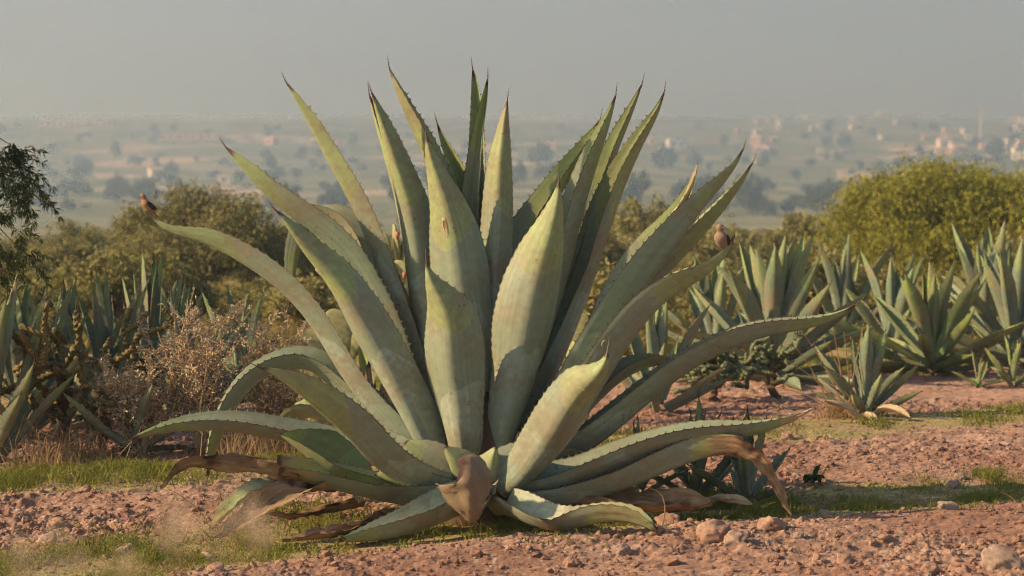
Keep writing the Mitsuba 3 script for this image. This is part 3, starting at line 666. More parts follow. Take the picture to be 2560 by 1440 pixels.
agave(380, 17.6, 24, 1.12, 26, 'blue grey agave with narrow leaves behind the dry shrub', inc=(86, 24), az0=0, wid=.13)
agave(150, 16.4, 18, .98, 28, 'dark agave behind the cholla cactus', inc=(84, 30), az0=110, wid=.15)
agave(600, 18.5, 16, .85, 30, 'low agave hidden behind the right part of the dry shrub', inc=(84, 25), az0=70, wid=.14)
agave(60, 15.6, 20, .95, 41, 'blue green agave between the left edge agave and the cholla', inc=(80, 20), az0=35, wid=.16)
agave(265, 16.6, 20, 1.0, 43, 'blue green agave seen between the two chollas', inc=(82, 20), az0=80, wid=.14)
agave(455, 17.0, 20, .95, 45, 'pale blue agave rising above the left part of the dry shrub', inc=(84, 25), az0=15, wid=.13)
agave(330, 14.5, 9, .62, 32, 'small drooping agave at the foot of the cholla cactus', inc=(60, 12), az0=30, wid=.2)
agave(1745, 12.75, 10, .5, 34, 'young agave offset with dark spines behind the huge agave', inc=(80, 28), az0=20, wid=.22, rows=40, spine=.05)
agave(1870, 12.55, 10, .48, 36, 'young agave offset in the shade of the lowest right leaf', inc=(78, 20), az0=75, wid=.26, rows=40, spine=.035)
agave(1600, 12.7, 8, .42, 38, 'small agave offset tucked against the base of the huge agave', skin='agave_skin_green', inc=(80, 25), wid=.22, spine=.035)
# withered agave behind the left leaves
r = thing('agave', 'withered agave with reddish and yellow leaves behind the huge agave', 'agave')
b = ground_at(935, 14.6)
for i, (az, px, py, w, sk) in enumerate([(170, 802, 812, .16, 'agave_skin_green'), (20, 925, 895, .12, 'dry_leaf'), (150, 845, 905, .12, 'dry_leaf'), (95, 900, 860, .14, 'agave_skin_green'), (-100, 930, 1000, .12, 'dry_leaf'), (10, 985, 960, .12, 'dry_leaf'), (60, 1030, 770, .10, 'dry_leaf'), (-60, 890, 960, .12, 'dry_leaf')]):
    e = W(px, py, 14.6 - .3 * math.sin(math.radians(-az)))
    m = b * .5 + e * .5 + [0, 0, .12]
    add_leaf(r, [b + [0, 0, .15], b * .75 + e * .25 + [0, 0, .1], m, b * .22 + e * .78 + [0, 0, .05], e], np.array([.8, 1, 1, .7, .05]) * w, az, sk, rows=40, nu=7, seed=900 + i, spine=.04, tooth=0, wave=.1, thick=.08)


# ------------------------------------------------------------------ prickly pear
scene['pad_skin'] = mat(mikit.proc(lambda p, n, uv: MX((0.26, 0.27, 0.12), (0.35, 0.33, 0.17), FB(p.x * 7.0, p.y * 7.0, p.z * 7.0)) * (0.75 + 0.5 * N(p.x * 40.0, p.y * 40.0, p.z * 40.0))), 0.6, 0.3)
scene['fruit_skin'] = mat((0.42, 0.16, 0.09), 0.5, 0.4)


def pad_geo(a, b, wd, thick, turn):
    a, b = np.asarray(a), np.asarray(b)
    s = trimesh.creation.icosphere(3)
    v = s.vertices.copy()
    h = np.linalg.norm(b - a) / 2
    prof = 1 + 0.22 * v[:, 2]
    v = np.stack([v[:, 0] * wd / 2 * prof, v[:, 1] * thick / 2, v[:, 2] * h], 1)
    z = nrm(b - a); x = nrm(np.cross([math.sin(turn), math.cos(turn), 0], z)); y = np.cross(z, x)
    return (v[:, :1] * x + v[:, 1:2] * y + v[:, 2:] * z) + (a + b) / 2, s.faces


r = thing('prickly_pear', 'tall prickly pear cactus glimpsed between the left leaves of the huge agave', 'cactus')
D0 = 15.2
for (x0, y0, x1, y1, w, tu) in [(1000, 1080, 995, 900, .22, .2), (995, 910, 985, 765, .2, 1.2), (985, 780, 1000, 650, .2, .3), (985, 775, 958, 640, .2, 1.0), (1000, 665, 985, 560, .15, 1.3), (960, 660, 955, 580, .13, .4), (1005, 690, 1022, 590, .14, .9), (1020, 800, 1040, 690, .16, .4)]:
    part(r, 'pad', mikit.ply(pad_geo(W(x0, y0, D0 + .1 * tu), W(x1, y1, D0), w, .05, tu), 'pad_skin', smooth=True))
for px, py in [(992, 590), (975, 700), (995, 735), (1010, 690)]:
    part(r, 'fruit', mikit.ply(pad_geo(W(px, py + 8, D0 - .12), W(px + 3, py - 12, D0 - .12), .035, .035, 0), 'fruit_skin', smooth=True))
r = thing('prickly_pear', 'pale round padded prickly pear left of the withered agave', 'cactus')
D0 = 16.5
for (x0, y0, x1, y1, w, tu) in [(850, 1090, 858, 985, .26, .3), (856, 990, 862, 905, .24, .2), (862, 910, 830, 772, .24, .1), (865, 910, 880, 830, .2, .5), (790, 960, 775, 810, .22, .2), (790, 1090, 788, 950, .22, .4), (870, 985, 900, 930, .2, .7)]:
    part(r, 'pad', mikit.ply(pad_geo(W(x0, y0, D0 + .1 * tu), W(x1, y1, D0), w, .05, tu), 'pad_skin', smooth=True))
r = thing('prickly_pear', 'prickly pear pads peeping out right of the front curved leaf', 'cactus')
D0 = 14.2
for (x0, y0, x1, y1, w, tu) in [(1440, 1080, 1446, 960, .2, .3), (1446, 960, 1440, 850, .2, .8), (1444, 860, 1452, 780, .16, .2), (1470, 970, 1478, 900, .14, 1.1)]:
    part(r, 'pad', mikit.ply(pad_geo(W(x0, y0, D0), W(x1, y1, D0), w, .05, tu), 'pad_skin', smooth=True))


# ------------------------------------------------------------------ chollas
def joint_geo(a, b, r, rng, rows=13, sides=10):
    """A cholla joint: a short stem covered in raised knobs."""
    a, b = np.asarray(a), np.asarray(b)
    s = np.linspace(0, 1, rows)
    bow = rng.normal(0, .04, 3) * np.linalg.norm(b - a)
    P = a + (b - a) * s[:, None] + bow * (4 * s * (1 - s))[:, None]
    v, f = tube(P, r * np.minimum(1, np.sqrt(np.minimum(s + .08, 1.06 - s) * 6)), sides)
    k = np.arange(rows * sides); i, j = k // sides, k % sides
    knob = ((i + j * 2) % 3 == 0) * 0.6 + ((i + j * 2) % 3 == 1) * 0.02 - .25
    c = P[i]
    v[:rows * sides] = c + (v[:rows * sides] - c) * (1 + knob * rng.uniform(.8, 1.2, len(k)))[:, None]
    return v, f


def cholla(root, base, height, n, r, seed, skin, spread=1.0):
    rng = np.random.default_rng(seed)
    base = np.asarray(base, float)
    trunk = np.array([base + [rng.normal(0, .02), rng.normal(0, .02), z * height * .45] for z in np.linspace(-.05, 1, 7)])
    part(root, 'trunk', mikit.ply(tube(trunk, np.linspace(r * 2.2, r * 1.4, 7), 10), 'bark', smooth=50))
    tips = [(trunk[-1], nrm([rng.normal(), rng.normal(), 1.2]), 0) for _ in range(3)] + [(trunk[k], nrm([rng.normal() * 1.5, rng.normal(), .5]), 0) for k in (3, 4, 5, 5)]
    made = 0
    while made < n and tips:
        p, d, g = tips.pop(rng.integers(len(tips)))
        ln = height * rng.uniform(.10, .2)
        d = nrm(d + rng.normal(0, .35, 3) * [spread, spread, .8] + [0, 0, .08])
        q = p + d * ln
        if q[2] < base[2] + .05 or q[2] > base[2] + height or np.hypot(*(q - base)[:2]) > height * .55 * spread: 
            tips.append((p, nrm(d * [-.6, -.6, 1] + rng.normal(0, .5, 3)), g)); made += .2; continue
        part(root, 'joint', mikit.ply(joint_geo(p, q, r * rng.uniform(.75, 1.1), rng), skin, smooth=60))
        made += 1
        for _ in range(rng.integers(1, 4)):
            tips.append((p + (q - p) * rng.uniform(.6, 1), nrm(d + rng.normal(0, .8, 3)), g + 1))


scene['cholla_skin'] = mat(mikit.proc(lambda p, n, uv: MX((0.10, 0.08, 0.035), (0.28, 0.215, 0.095), FB(p.x * 16.0, p.y * 16.0, p.z * 16.0)) * (0.6 + 0.8 * N(p.x * 60.0, p.y * 60.0, p.z * 60.0))), 0.8, 0.2)
scene['cholla_grey_skin'] = mat(mikit.proc(lambda p, n, uv: MX((0.105, 0.13, 0.065), (0.19, 0.205, 0.115), FB(p.x * 16.0, p.y * 16.0, p.z * 16.0)) * (0.7 + 0.6 * N(p.x * 60.0, p.y * 60.0, p.z * 60.0))), 0.7, 0.3)
k = thing('cholla_cactus', 'dark brown jointed cholla cactus with twisting arms at left', 'cactus')
cholla(k, ground_at(165, 14.6), 1.22, 85, .024, 4, 'cholla_skin')
k = thing('cholla_cactus', 'smaller cholla cactus leaning towards the dry shrub', 'cactus')
cholla(k, ground_at(255, 14.9), 1.08, 60, .022, 9, 'cholla_skin', 1.1)
k = thing('cholla_cactus', 'low grey green cholla bush on the left of the row at right', 'cactus')
cholla(k, ground_at(1790, 18.6), .62, 150, .02, 14, 'cholla_grey_skin', 1.7)
k = thing('cholla_cactus', 'low grey green cholla bush beside the young lone agave', 'cactus')
cholla(k, ground_at(1940, 18.9), .66, 140, .02, 17, 'cholla_grey_skin', 1.6)


# ------------------------------------------------------------------ dry shrub
def blades(P, D, L, Wd, N_=None, bend=0.0, rng=None):
    """Thin pointed leaves: one triangle pair each."""
    P, D = np.asarray(P), nrm(D)
    L, Wd = np.broadcast_to(L, len(P)), np.broadcast_to(Wd, len(P))
    s = nrm(np.cross(D, rng.normal(size=(len(P), 3)))) if N_ is None else N_
    mid = P + D * (L * .5)[:, None]
    tip = P + D * L[:, None]
    if bend: tip = tip - np.array([0, 0, 1.0]) * (bend * L)[:, None]
    v = np.stack([P, mid + s * (Wd / 2)[:, None], tip, mid - s * (Wd / 2)[:, None]], 1).reshape(-1, 3)
    k = np.arange(len(P))[:, None] * 4
    return v, np.vstack([k + [0, 1, 2], k + [0, 2, 3]])


scene['dry_shrub_leaf'] = mat(mikit.proc(lambda p, n, uv: MX((0.50, 0.38, 0.24), (0.68, 0.55, 0.37), N(p.x * 9.0, p.y * 9.0, p.z * 9.0))), .9, .05)


def dry_shrub(root, base, height, width, seed, nb=12, leafn=26):
    rng = np.random.default_rng(seed)
    base = np.asarray(base, float)
    LP, LD = [], []
    for i in range(nb):
        az = rng.uniform(0, 2 * np.pi); lean = rng.uniform(.2, 1.1)
        d = np.array([math.cos(az) * lean, math.sin(az) * lean * .7, 1.0])
        top = base + d * np.array([width / 2, width / 2, height]) * rng.uniform(.6, 1.0) / np.array([1.1, 1.1, 1])
        s = np.linspace(0, 1, 8)[:, None]
        P = base + (top - base) * s + rng.normal(0, .03, 3) * np.sin(s * 5) + [0, 0, .0]
        geo = [tube(P, np.linspace(.014, .004, 8), 5)]
        for j in range(13):
            a = P[rng.integers(2, 8)]
            dd = nrm(rng.normal(size=3) * [1, 1, .6] + [0, 0, .55] + nrm(top - base) * .4)
            ln = rng.uniform(.12, .34) * height
            s2 = np.linspace(0, 1, 6)[:, None]
            Q = a + dd * ln * s2 + rng.normal(0, .015, 3) * np.sin(s2 * 6)
            geo.append(tube(Q, np.linspace(.005, .002, 6), 4))
            for k2 in range(4):
                c = a + dd * ln * rng.uniform(.2, 1)
                e = nrm(dd + rng.normal(0, .6, 3))
                l2 = rng.uniform(.04, .13)
                geo.append(tube(np.array([c, c + e * l2 * .5, c + e * l2]), [.0025, .002, .001], 3))
                m = leafn // 3
                LP.append(c + e * (rng.uniform(0, 1, (m, 1)) * l2)); LD.append(nrm(e * .5 + rng.normal(0, .8, (m, 3))))
            LP.append(a + dd * (rng.uniform(.1, 1, (leafn, 1)) * ln)); LD.append(nrm(dd * .5 + rng.normal(0, .8, (leafn, 3))))
        part(root, 'branch', mikit.ply(merge(geo), 'twig_bark'))
    LP, LD = np.vstack(LP), np.vstack(LD)
    part(root, 'foliage', mikit.ply(blades(LP, LD, rng.uniform(.016, .04, len(LP)), .010, rng=rng), 'dry_shrub_leaf'), None, 'stuff')


k = thing('dry_shrub', 'rusty dry shrub with tiny stiff leaves left of the huge agave', 'shrub')
dry_shrub(k, ground_at(500, 14.6), 1.02, 1.25, 2, 14, 14)
k = thing('dry_shrub', 'lower part of rusty dry shrubs behind the arched leaf', 'shrub')
dry_shrub(k, ground_at(690, 14.9), .92, .9, 6, 13)
k = thing('dry_shrub', 'thin dry shrub between cholla cactus and rusty shrub', 'shrub')
dry_shrub(k, ground_at(355, 14.5), .66, .75, 8, 9)


# ------------------------------------------------------------------ trees and bushes
def leafy(name, c1, c2, trans=.6, s=1.3):
    scene[name] = leafmat(mikit.proc(lambda p, n, uv: MX(c1, c2, FB(p.x * s, p.y * s, p.z * s)) * (0.75 + 0.5 * N(p.x * 9.0, p.y * 9.0, p.z * 9.0))), trans)


leafy('mesquite_leaf', (0.185, 0.195, 0.035), (0.39, 0.36, 0.075))
leafy('brown_mesquite_leaf', (0.19, 0.18, 0.075), (0.34, 0.30, 0.135))
leafy('pepper_leaf', (0.055, 0.08, 0.03), (0.13, 0.15, 0.06))
leafy('bush_leaf', (0.24, 0.23, 0.085), (0.38, 0.33, 0.14), s=.15)
leafy('tree_leaf', (0.08, 0.10, 0.05), (0.15, 0.155, 0.08), s=.05)


def crown_points(lobes, n, rng, shell=.55):
    """Points spread through ellipsoid lobes, denser near their surface, in clumps."""
    lobes = np.asarray(lobes, float)
    vol = lobes[:, 3] * lobes[:, 4] * lobes[:, 5]
    per = rng.multinomial(n // 14, vol ** .75 / (vol ** .75).sum())
    out = []
    for (cx, cy, cz, rx, ry, rz), m in zip(lobes, per):
        d = nrm(rng.normal(size=(m, 3)))
        rr = shell + (1.06 - shell) * rng.uniform(0, 1, m) ** .6 + .45 * np.maximum(rng.uniform(0, 1, m) - .86, 0) / .14
        out.append(np.array([cx, cy, cz]) + d * rr[:, None] * [rx, ry, rz])
    c = np.vstack(out)
    size = np.median(lobes[:, 3:]) * .17
    P = np.repeat(c, 14, 0) + rng.normal(0, size, (len(c) * 14, 3))
    return P, np.repeat(c, 14, 0)


def lobes_for(w, h, base, k, rng, dep=None):
    """Uneven leaf masses over a dome: each an ellipsoid, with hollows between them."""
    dep = dep or w
    out = []
    for i in range(k):
        a = rng.uniform(0, 2 * np.pi); el = math.asin(rng.uniform(.02, 1))
        q = rng.uniform(.62, .84)
        r = rng.uniform(.11, .2)
        out.append([base[0] + math.cos(a) * math.cos(el) * q * w / 2, base[1] + math.sin(a) * math.cos(el) * q * dep / 2, base[2] + h * (.22 + .62 * q * math.sin(el)),
                    w * r * .8, dep * r * .8, h * r * .95])
    return out


def limbs(root, base, lobes, r0, rng, fork=.25):
    base = np.asarray(base, float)
    top = base + [rng.normal(0, .1), 0, fork * (np.max(np.array(lobes)[:, 2]) - base[2])]
    part(root, 'trunk', mikit.ply(tube(np.array([base - [0, 0, .2], base * .6 + top * .4 + rng.normal(0, .04, 3), top]), [r0 * 1.25, r0, r0 * .85], 9), 'bark', smooth=50))
    for l in lobes:
        e = np.array(l[:3])
        s = np.linspace(0, 1, 7)[:, None]
        P = top + (e - top) * s + np.array([0, 0, .12]) * np.sin(s * 3.1) * np.linalg.norm(e - top) * .5 + rng.normal(0, .03, (7, 3)) * s
        part(root, 'branch', mikit.ply(tube(P, np.linspace(r0 * .5, r0 * .1, 7), 6), 'bark', smooth=50))


def tree(label, cat, base, w, h, k, n, leaf, seed, skin, r0=.12, name='mesquite_tree', droop=.2, lobes=None, asp=.4, dep=None):
    rng = np.random.default_rng(seed)
    base = np.asarray(base, float)
    root = thing(name, label, cat)
    lobes = lobes or lobes_for(w, h, base, k, rng, dep)
    limbs(root, base, lobes, r0, rng)
    P, C = crown_points(lobes, n, rng)
    D = nrm(P - C + rng.normal(0, .25, P.shape) + [0, 0, -droop])
    part(root, 'crown', mikit.ply(blades(P, D, leaf * rng.uniform(.6, 1.3, len(P)), leaf * asp, rng=rng, bend=.15), skin))
    return root


tree('big round olive green mesquite bush at right behind the agaves', 'tree', ground_at(2400, 47), 8.2, 3.75, 44, 60000, .12, 41, 'mesquite_leaf', dep=5)
tree('dark brownish mesquite tree behind the left leaves of the huge agave', 'tree', ground_at(520, 41), 4.2, 2.75, 30, 24000, .11, 43, 'brown_mesquite_leaf', .13, dep=4)
tree('second brownish mesquite tree partly behind the upper left leaves', 'tree', ground_at(770, 44), 3.6, 2.2, 20, 15000, .11, 44, 'brown_mesquite_leaf', .12, dep=4)
# pepper tree at the left edge: drooping sprays of narrow leaves
rng = np.random.default_rng(50)
root = thing('pepper_tree', 'tree with narrow drooping leaves reaching in from the left edge', 'tree')
tb = np.array([-6.15, 15.2, 0.0])
part(root, 'trunk', mikit.ply(tube(np.array([tb - [0, 0, .2], tb + [.1, 0, .9], tb + [.25, .05, 1.8], tb + [.3, 0, 2.6]]), [.17, .14, .12, .09], 12), 'bark', smooth=50))
LP, LD = [], []
ends = [W(px, py, 15.2 + rng.uniform(-.5, .5)) for px, py in [(10, 400), (35, 375), (60, 440), (85, 480), (45, 500), (15, 560), (55, 590), (15, 640), (5, 350), (40, 460), (-20, 620), (-60, 300), (-80, 700), (10, 690), (60, 640)]]
ends += [tb + [rng.uniform(-2.0, 1.5), rng.uniform(-1.6, 1.8), rng.uniform(1.3, 3.9)] for _ in range(40)]
ends = [e for e in ends if not (e[0] > -3.85 and (e[2] > 2.3 or e[0] > -3.3))]
for e in ends:
    a = tb + [.2, 0, rng.uniform(1.7, 2.6)]
    s = np.linspace(0, 1, 9)[:, None]
    P = a + (e - a) * s + np.array([0, 0, .45]) * np.sin(s * 3.1)
    geo = [tube(P, np.linspace(.02, .003, 9), 5)]
    for j in range(18):
        c = a + (e - a) * rng.uniform(.72, 1.02)
        i = rng.integers(5, 9); c = P[i] + rng.normal(0, .03, 3)
        d = nrm(rng.normal(0, .7, 3) + [0, 0, -.7] + .5 * nrm(e - a))
        ln = rng.uniform(.1, .26)
        Q = c + d * (np.linspace(0, 1, 5) * ln)[:, None] - np.array([0, 0, .05]) * (np.linspace(0, 1, 5) ** 2)[:, None]
        geo.append(tube(Q, [.003, .003, .002, .002, .001], 3))
        m = 46
        k2 = rng.integers(0, 5, m)
        LP.append(Q[k2] + rng.normal(0, .006, (m, 3))); LD.append(nrm(d * .6 + rng.normal(0, .55, (m, 3)) + [0, 0, -.35]))
    part(root, 'branch', mikit.ply(merge(geo), 'bark'))
LP, LD = np.vstack(LP), np.vstack(LD)
part(root, 'crown', mikit.ply(blades(LP, LD, rng.uniform(.035, .075, len(LP)), .012, rng=rng, bend=.2), 'pepper_leaf'))

# bushes of the plain: copies of a few kinds, each a thing of its own
rng = np.random.default_rng(61)
KINDS = []
LINES = ['nearest', 'second', 'third', 'fourth', 'fifth', 'sixth', 'seventh', 'eighth', 'ninth', 'farthest']
for q in range(4):
    lob = lobes_for(1.1, .68, np.zeros(3), 16, rng)
    P, C = crown_points(lob, 3600, rng)
    D = nrm(P - C + rng.normal(0, .4, P.shape))
    g = {'type': 'shapegroup', 'crown': mikit.ply(blades(P, D, .055 * rng.uniform(.6, 1.3, len(P)), .03, rng=rng), 'bush_leaf'),
         'trunk': mikit.ply(merge([tube(np.array([[0, 0, -.1], np.array(l[:3]) * .5, l[:3]]), [.03, .02, .006], 5) for l in lob]), 'bark')}
    scene[f'bush_kind_{q}'] = g; KINDS.append(f'bush_kind_{q}')
for q in range(3):
    tall = [0.9, 1.25, 1.7][q]
    lob = lobes_for(1.1, tall * 1.05, np.zeros(3), 15, rng)
    P, C = crown_points(lob, 2200, rng)
    D = nrm(P - C + rng.normal(0, .4, P.shape))
    scene[f'tree_kind_{q}'] = {'type': 'shapegroup', 'crown': mikit.ply(blades(P, D, .085 * rng.uniform(.6, 1.3, len(P)), .05, rng=rng), 'tree_leaf'),
                               'trunk': mikit.ply(merge([tube(np.array([[0, 0, -.15], [0, 0, tall * .3], l[:3]]), [.04, .03, .008], 5) for l in lob]), 'bark')}


COLS = [(90, 'at the left edge'), (270, 'above the chollas'), (450, 'behind the left bird'), (640, 'over the brownish mesquite tree'), (830, 'left of the highest left leaves'), (1010, 'behind the upper left leaves'),
        (1230, 'behind the middle leaf tips'), (1420, 'right of the middle leaf tips'), (1620, 'behind the upper right leaf tips'), (1760, 'left of the right bird'), (1930, 'right of the right bird'), (2110, 'left of the round mesquite bush'), (2330, 'over the round mesquite bush'), (9999, 'at the right edge')]


def where(px): return next(t for m, t in COLS if px < m)


def put(kind, name, label, cat, p, s, rz, group, sz=None):
    k = thing(name, label, cat, group)
    scene[k] = {'type': 'instance', 'to_world': T().translate([float(x) for x in p]).rotate([0, 0, 1], float(rz)).scale([float(s), float(s), float(sz or s)]), 'g': {'type': 'ref', 'id': kind}}


SPEC = [(180, 700, 3.0, 'yellowish low bush left of the brownish mesquite tree'), (250, 690, 2.6, 'bush at the left foot of the brownish mesquite tree'),
        (1310, 640, 3.0, 'brownish bush right of the middle upright leaves'), (1600, 690, 4.2, 'dark brown bush seen under the right hand leaves'),
        (1450, 720, 2.6, 'yellow bush right of the front upright leaf'), (1760, 690, 3.2, 'bush behind the perched bird at right'), (1985, 690, 3.4, 'olive bush at the left foot of the round mesquite bush'),
        (640, 720, 2.0, 'yellow green bush below the brownish mesquite tree'), (880, 715, 2.6, 'bush seen left of the tall prickly pear'), (60, 690, 2.6, 'bush under the drooping tree at the left edge')]
for px, py, s, lab in SPEC:
    put(KINDS[len(lab) % 4], 'bush', lab, 'bush', G(px, py), s * (1 if py > 660 else 1.2), rng.uniform(0, 360), None, s * rng.uniform(.8, 1.1))
for i in range(150):
    px = rng.uniform(-60, 2620)
    py = 505 + 200 * rng.uniform(0, 1) ** .8
    p = G(px, py)
    s = rng.uniform(1.8, 4.2) * (1 + p[1] / 900)
    put(KINDS[i % 4], 'bush', f'{["far", "middle", "near"][int(min(2, (py - 505) // 67))]} olive bush on the dry plain {where(px)}', 'bush', p, s, rng.uniform(0, 360), 'bushes scattered on the plain', s * rng.uniform(.5, .85))
for i in range(70):
    px = rng.uniform(-60, 2620); d = rng.uniform(26, 62)
    if abs(px - 2400) < 420 and d > 40 or (abs(px - 560) < 420 and 36 < d < 46): continue
    s = rng.uniform(1.0, 2.3)
    put(KINDS[i % 4], 'bush', f'low yellowish bush {"just" if d < 38 else "some way" if d < 50 else "far"} behind the agave rows {where(px)}', 'bush', ground_at(px, d), s, rng.uniform(0, 360), 'low bushes behind the agave rows', s * rng.uniform(.6, .95))
for i in range(240):
    px = rng.uniform(-60, 2620)
    li = rng.choice(10, p=[.14, .16, .14, .12, .11, .1, .08, .06, .05, .04])
    py = [528, 500, 478, 455, 432, 412, 392, 368, 345, 325][li] + rng.normal(0, 4) + 8 * math.sin(px / 260)
    p = G(px, py)
    s = rng.uniform(3.5, 8.5)
    put(f'tree_kind_{i % 3}', 'tree', f'hazy valley tree of the {LINES[li]} tree line {where(px)}', 'tree', p, s, rng.uniform(0, 360), 'far trees in the valley')
for px, py, s, lab in [(1660, 425, 13, 'largest bluish tree of the valley below the white building'), (1735, 418, 9, 'bluish tree right of the largest valley tree'), (1350, 415, 13, 'wide hazy tree right of the highest middle leaf tip'), (2490, 395, 12, 'tall dark tree by the white pole at upper right'), (2110, 370, 10, 'hazy tree among the houses at upper right')]:
    put('tree_kind_1', 'tree', lab, 'tree', G(px, py), s, 40, None)

# houses of the town
scene['house_white'] = mat(mikit.proc(lambda p, n, uv: MX((0.62, 0.55, 0.47), (0.78, 0.72, 0.64), N(p.x * .3, p.y * .3, p.z * .5))), .9, .1)
scene['house_pink'] = mat(mikit.proc(lambda p, n, uv: MX((0.55, 0.33, 0.24), (0.68, 0.48, 0.37), N(p.x * .3, p.y * .3, p.z * .5))), .9, .1)
scene['house_dark'] = mat((0.05, 0.045, 0.04), .6, .3)


def house_geo(w, d, h, gable):
    x, y = w / 2, d / 2
    v = [[-x, -y, -1], [x, -y, -1], [x, y, -1], [-x, y, -1], [-x, -y, h], [x, -y, h], [x, y, h], [-x, y, h]]
    f = [[0, 1, 5], [0, 5, 4], [1, 2, 6], [1, 6, 5], [2, 3, 7], [2, 7, 6], [3, 0, 4], [3, 4, 7]]
    walls = (np.array(v, float), np.array(f))
    o = .35
    if gable:
        r = [[-x - o, -y - o, h], [x + o, -y - o, h], [x + o, y + o, h], [-x - o, y + o, h], [-x - o, 0, h + d * .3], [x + o, 0, h + d * .3]]
        rf = [[0, 1, 5], [0, 5, 4], [2, 3, 4], [2, 4, 5], [3, 0, 4], [1, 2, 5], [0, 2, 1], [0, 3, 2]]
        return walls, (np.array(r, float), np.array(rf))
    b = trimesh.creation.box([w + o, d + o, .5]); b.apply_translation([0, 0, h + .25])
    return walls, (b.vertices, b.faces)


def house(px, py, w, h, label, group, skin, gable, rz, seed):
    p = G(px, py)
    k = thing('house', label, 'house', group)
    tr = T().translate(p.tolist()).rotate([0, 0, 1], rz)
    walls, roof = house_geo(w, w * .7, h, gable)
    part(k, 'wall', mikit.ply(walls, skin, to_world=tr))
    part(k, 'roof', mikit.ply(roof, 'house_pink' if gable else skin, to_world=tr))
    r = np.random.default_rng(seed)
    n = max(1, int(w // 5))
    for i in range(n):
        b = trimesh.creation.box([1.5, .3, 1.5]); b.apply_translation([(i + .5) / n * w - w / 2, -w * .35, h * .55])
        part(k, 'window' if i else 'door', mikit.ply((b.vertices, b.faces), 'house_dark', to_world=tr))


house(1690, 372, 12, 6, 'largest white building with pale roof in the hazy valley', None, 'house_white', False, 12, 1)
for i in range(66):
    zone = rng.choice(4, p=[.74, .12, .07, .07])
    if zone == 0: px, py = rng.uniform(1840, 2560), rng.uniform(285, 410)
    elif zone == 1: px, py = rng.uniform(640, 960), rng.uniform(360, 420)
    elif zone == 2: px, py = rng.uniform(100, 640), rng.uniform(400, 470)
    else: px, py = rng.uniform(1300, 1850), rng.uniform(330, 440)
    white, gable = rng.uniform() < .6, rng.uniform() < .4
    house(px, py, rng.uniform(4, 9), rng.uniform(2.6, 4.5), f'{"white" if white else "pinkish"} {"gabled" if gable else "flat roofed"} {"lower" if py > 375 else "middle" if py > 330 else "upper"} far house {where(px)}', 'houses of the far town', 'house_white' if white else 'house_pink', gable, rng.uniform(-30, 40), i)
for (px, py, w, lab) in [(165, 318, 40, 'long pale farm shed on the far slope at upper left'), (480, 352, 42, 'pale farm shed right of the long shed on the far slope'), (255, 312, 20, 'short pale shed on the far slope at left')]:
    house(px, py, w, 4.0, lab, None, 'house_pink', False, 3, px)
# pale mast
p = G(2452, 345)
single('mast', mikit.ply(merge([tube(np.array([p - [0, 0, 1], p + [0, 0, 11], p + [0, 0, 22]]), [.9, .7, .5], 8), tube(np.array([p + [-2.5, 0, 20], p + [2.5, 0, 20]]), [.3, .3], 6)]), 'house_white'), 'tall white mast rising from the town at upper right', 'mast')


# ------------------------------------------------------------------ grass
scene['grass_blade'] = leafmat(mikit.proc(lambda p, n, uv: MX((0.17, 0.20, 0.04), (0.30, 0.29, 0.075), N(p.x * 7.0, p.y * 7.0, p.z * 3.0))), .7)
scene['meadow_blade'] = leafmat(mikit.proc(lambda p, n, uv: MX((0.24, 0.20, 0.06), (0.36, 0.27, 0.12), FB(p.x * .6, p.y * .4, p.z * 3.0))), .6)
scene['straw'] = leafmat(mikit.proc(lambda p, n, uv: MX((0.30, 0.19, 0.10), (0.46, 0.33, 0.19), N(p.x * 9.0, p.y * 9.0, p.z * 3.0))), .5)


def grass_at(x, y, h, wd, rng, lean=.45):
    z = field_z(x, y)
    P = np.stack([x, y, z - .008], 1)
    D = nrm(np.stack([rng.normal(0, lean, len(x)), rng.normal(0, lean, len(x)), np.ones(len(x))], 1))
    s = nrm(np.cross(D, np.stack([rng.normal(size=len(x)) * .5, np.ones(len(x)), 0 * x], 1)))
    L = h * rng.uniform(.45, 1.25, len(x))
    bendv = np.stack([rng.normal(0, .3, len(x)), rng.normal(0, .3, len(x)), -rng.uniform(0, .35, len(x))], 1) * L[:, None]
    m = P + D * (L * .55)[:, None]; t = P + D * L[:, None] + bendv
    w = (wd * rng.uniform(.6, 1.3, len(x)))[:, None] / 2
    v = np.stack([P - s * w, P + s * w, m - s * w * .8, m + s * w * .8, t], 1).reshape(-1, 3)
    k = np.arange(len(x))[:, None] * 5
    return v, np.vstack([k + [0, 1, 3], k + [0, 3, 2], k + [2, 3, 4]])


rng = np.random.default_rng(71)
def sample_grass(n, yr, power=1.0):
    y = rng.uniform(*yr, n * 3); x = rng.uniform(-1, 1, n * 3) * .275 * y
    tuft = meshkit.fbm(np.stack([x * 2.3, y * 2.3, 0 * x], 1), 3, 9)
    ok = rng.uniform(0, 1, n * 3) < grass_mask(x, y) ** 1.5 * np.clip((tuft - .38) * 5, .02, 1) ** power
    return x[ok][:n], y[ok][:n]


x, y = sample_grass(60000, (9.0, 14.2))
x2, y2 = sample_grass(36000, (14.2, 24))
def tall(x, y): return .35 + 2.2 * np.maximum(meshkit.noise(np.stack([x * 4.1, y * 4.1, 0 * x], 1), 77) - .35, 0) ** 1.1 * 1.6


bl = [grass_at(x, y, .055 * tall(x, y), .006, rng), grass_at(x2, y2, .06 * tall(x2, y2), .008, rng)]
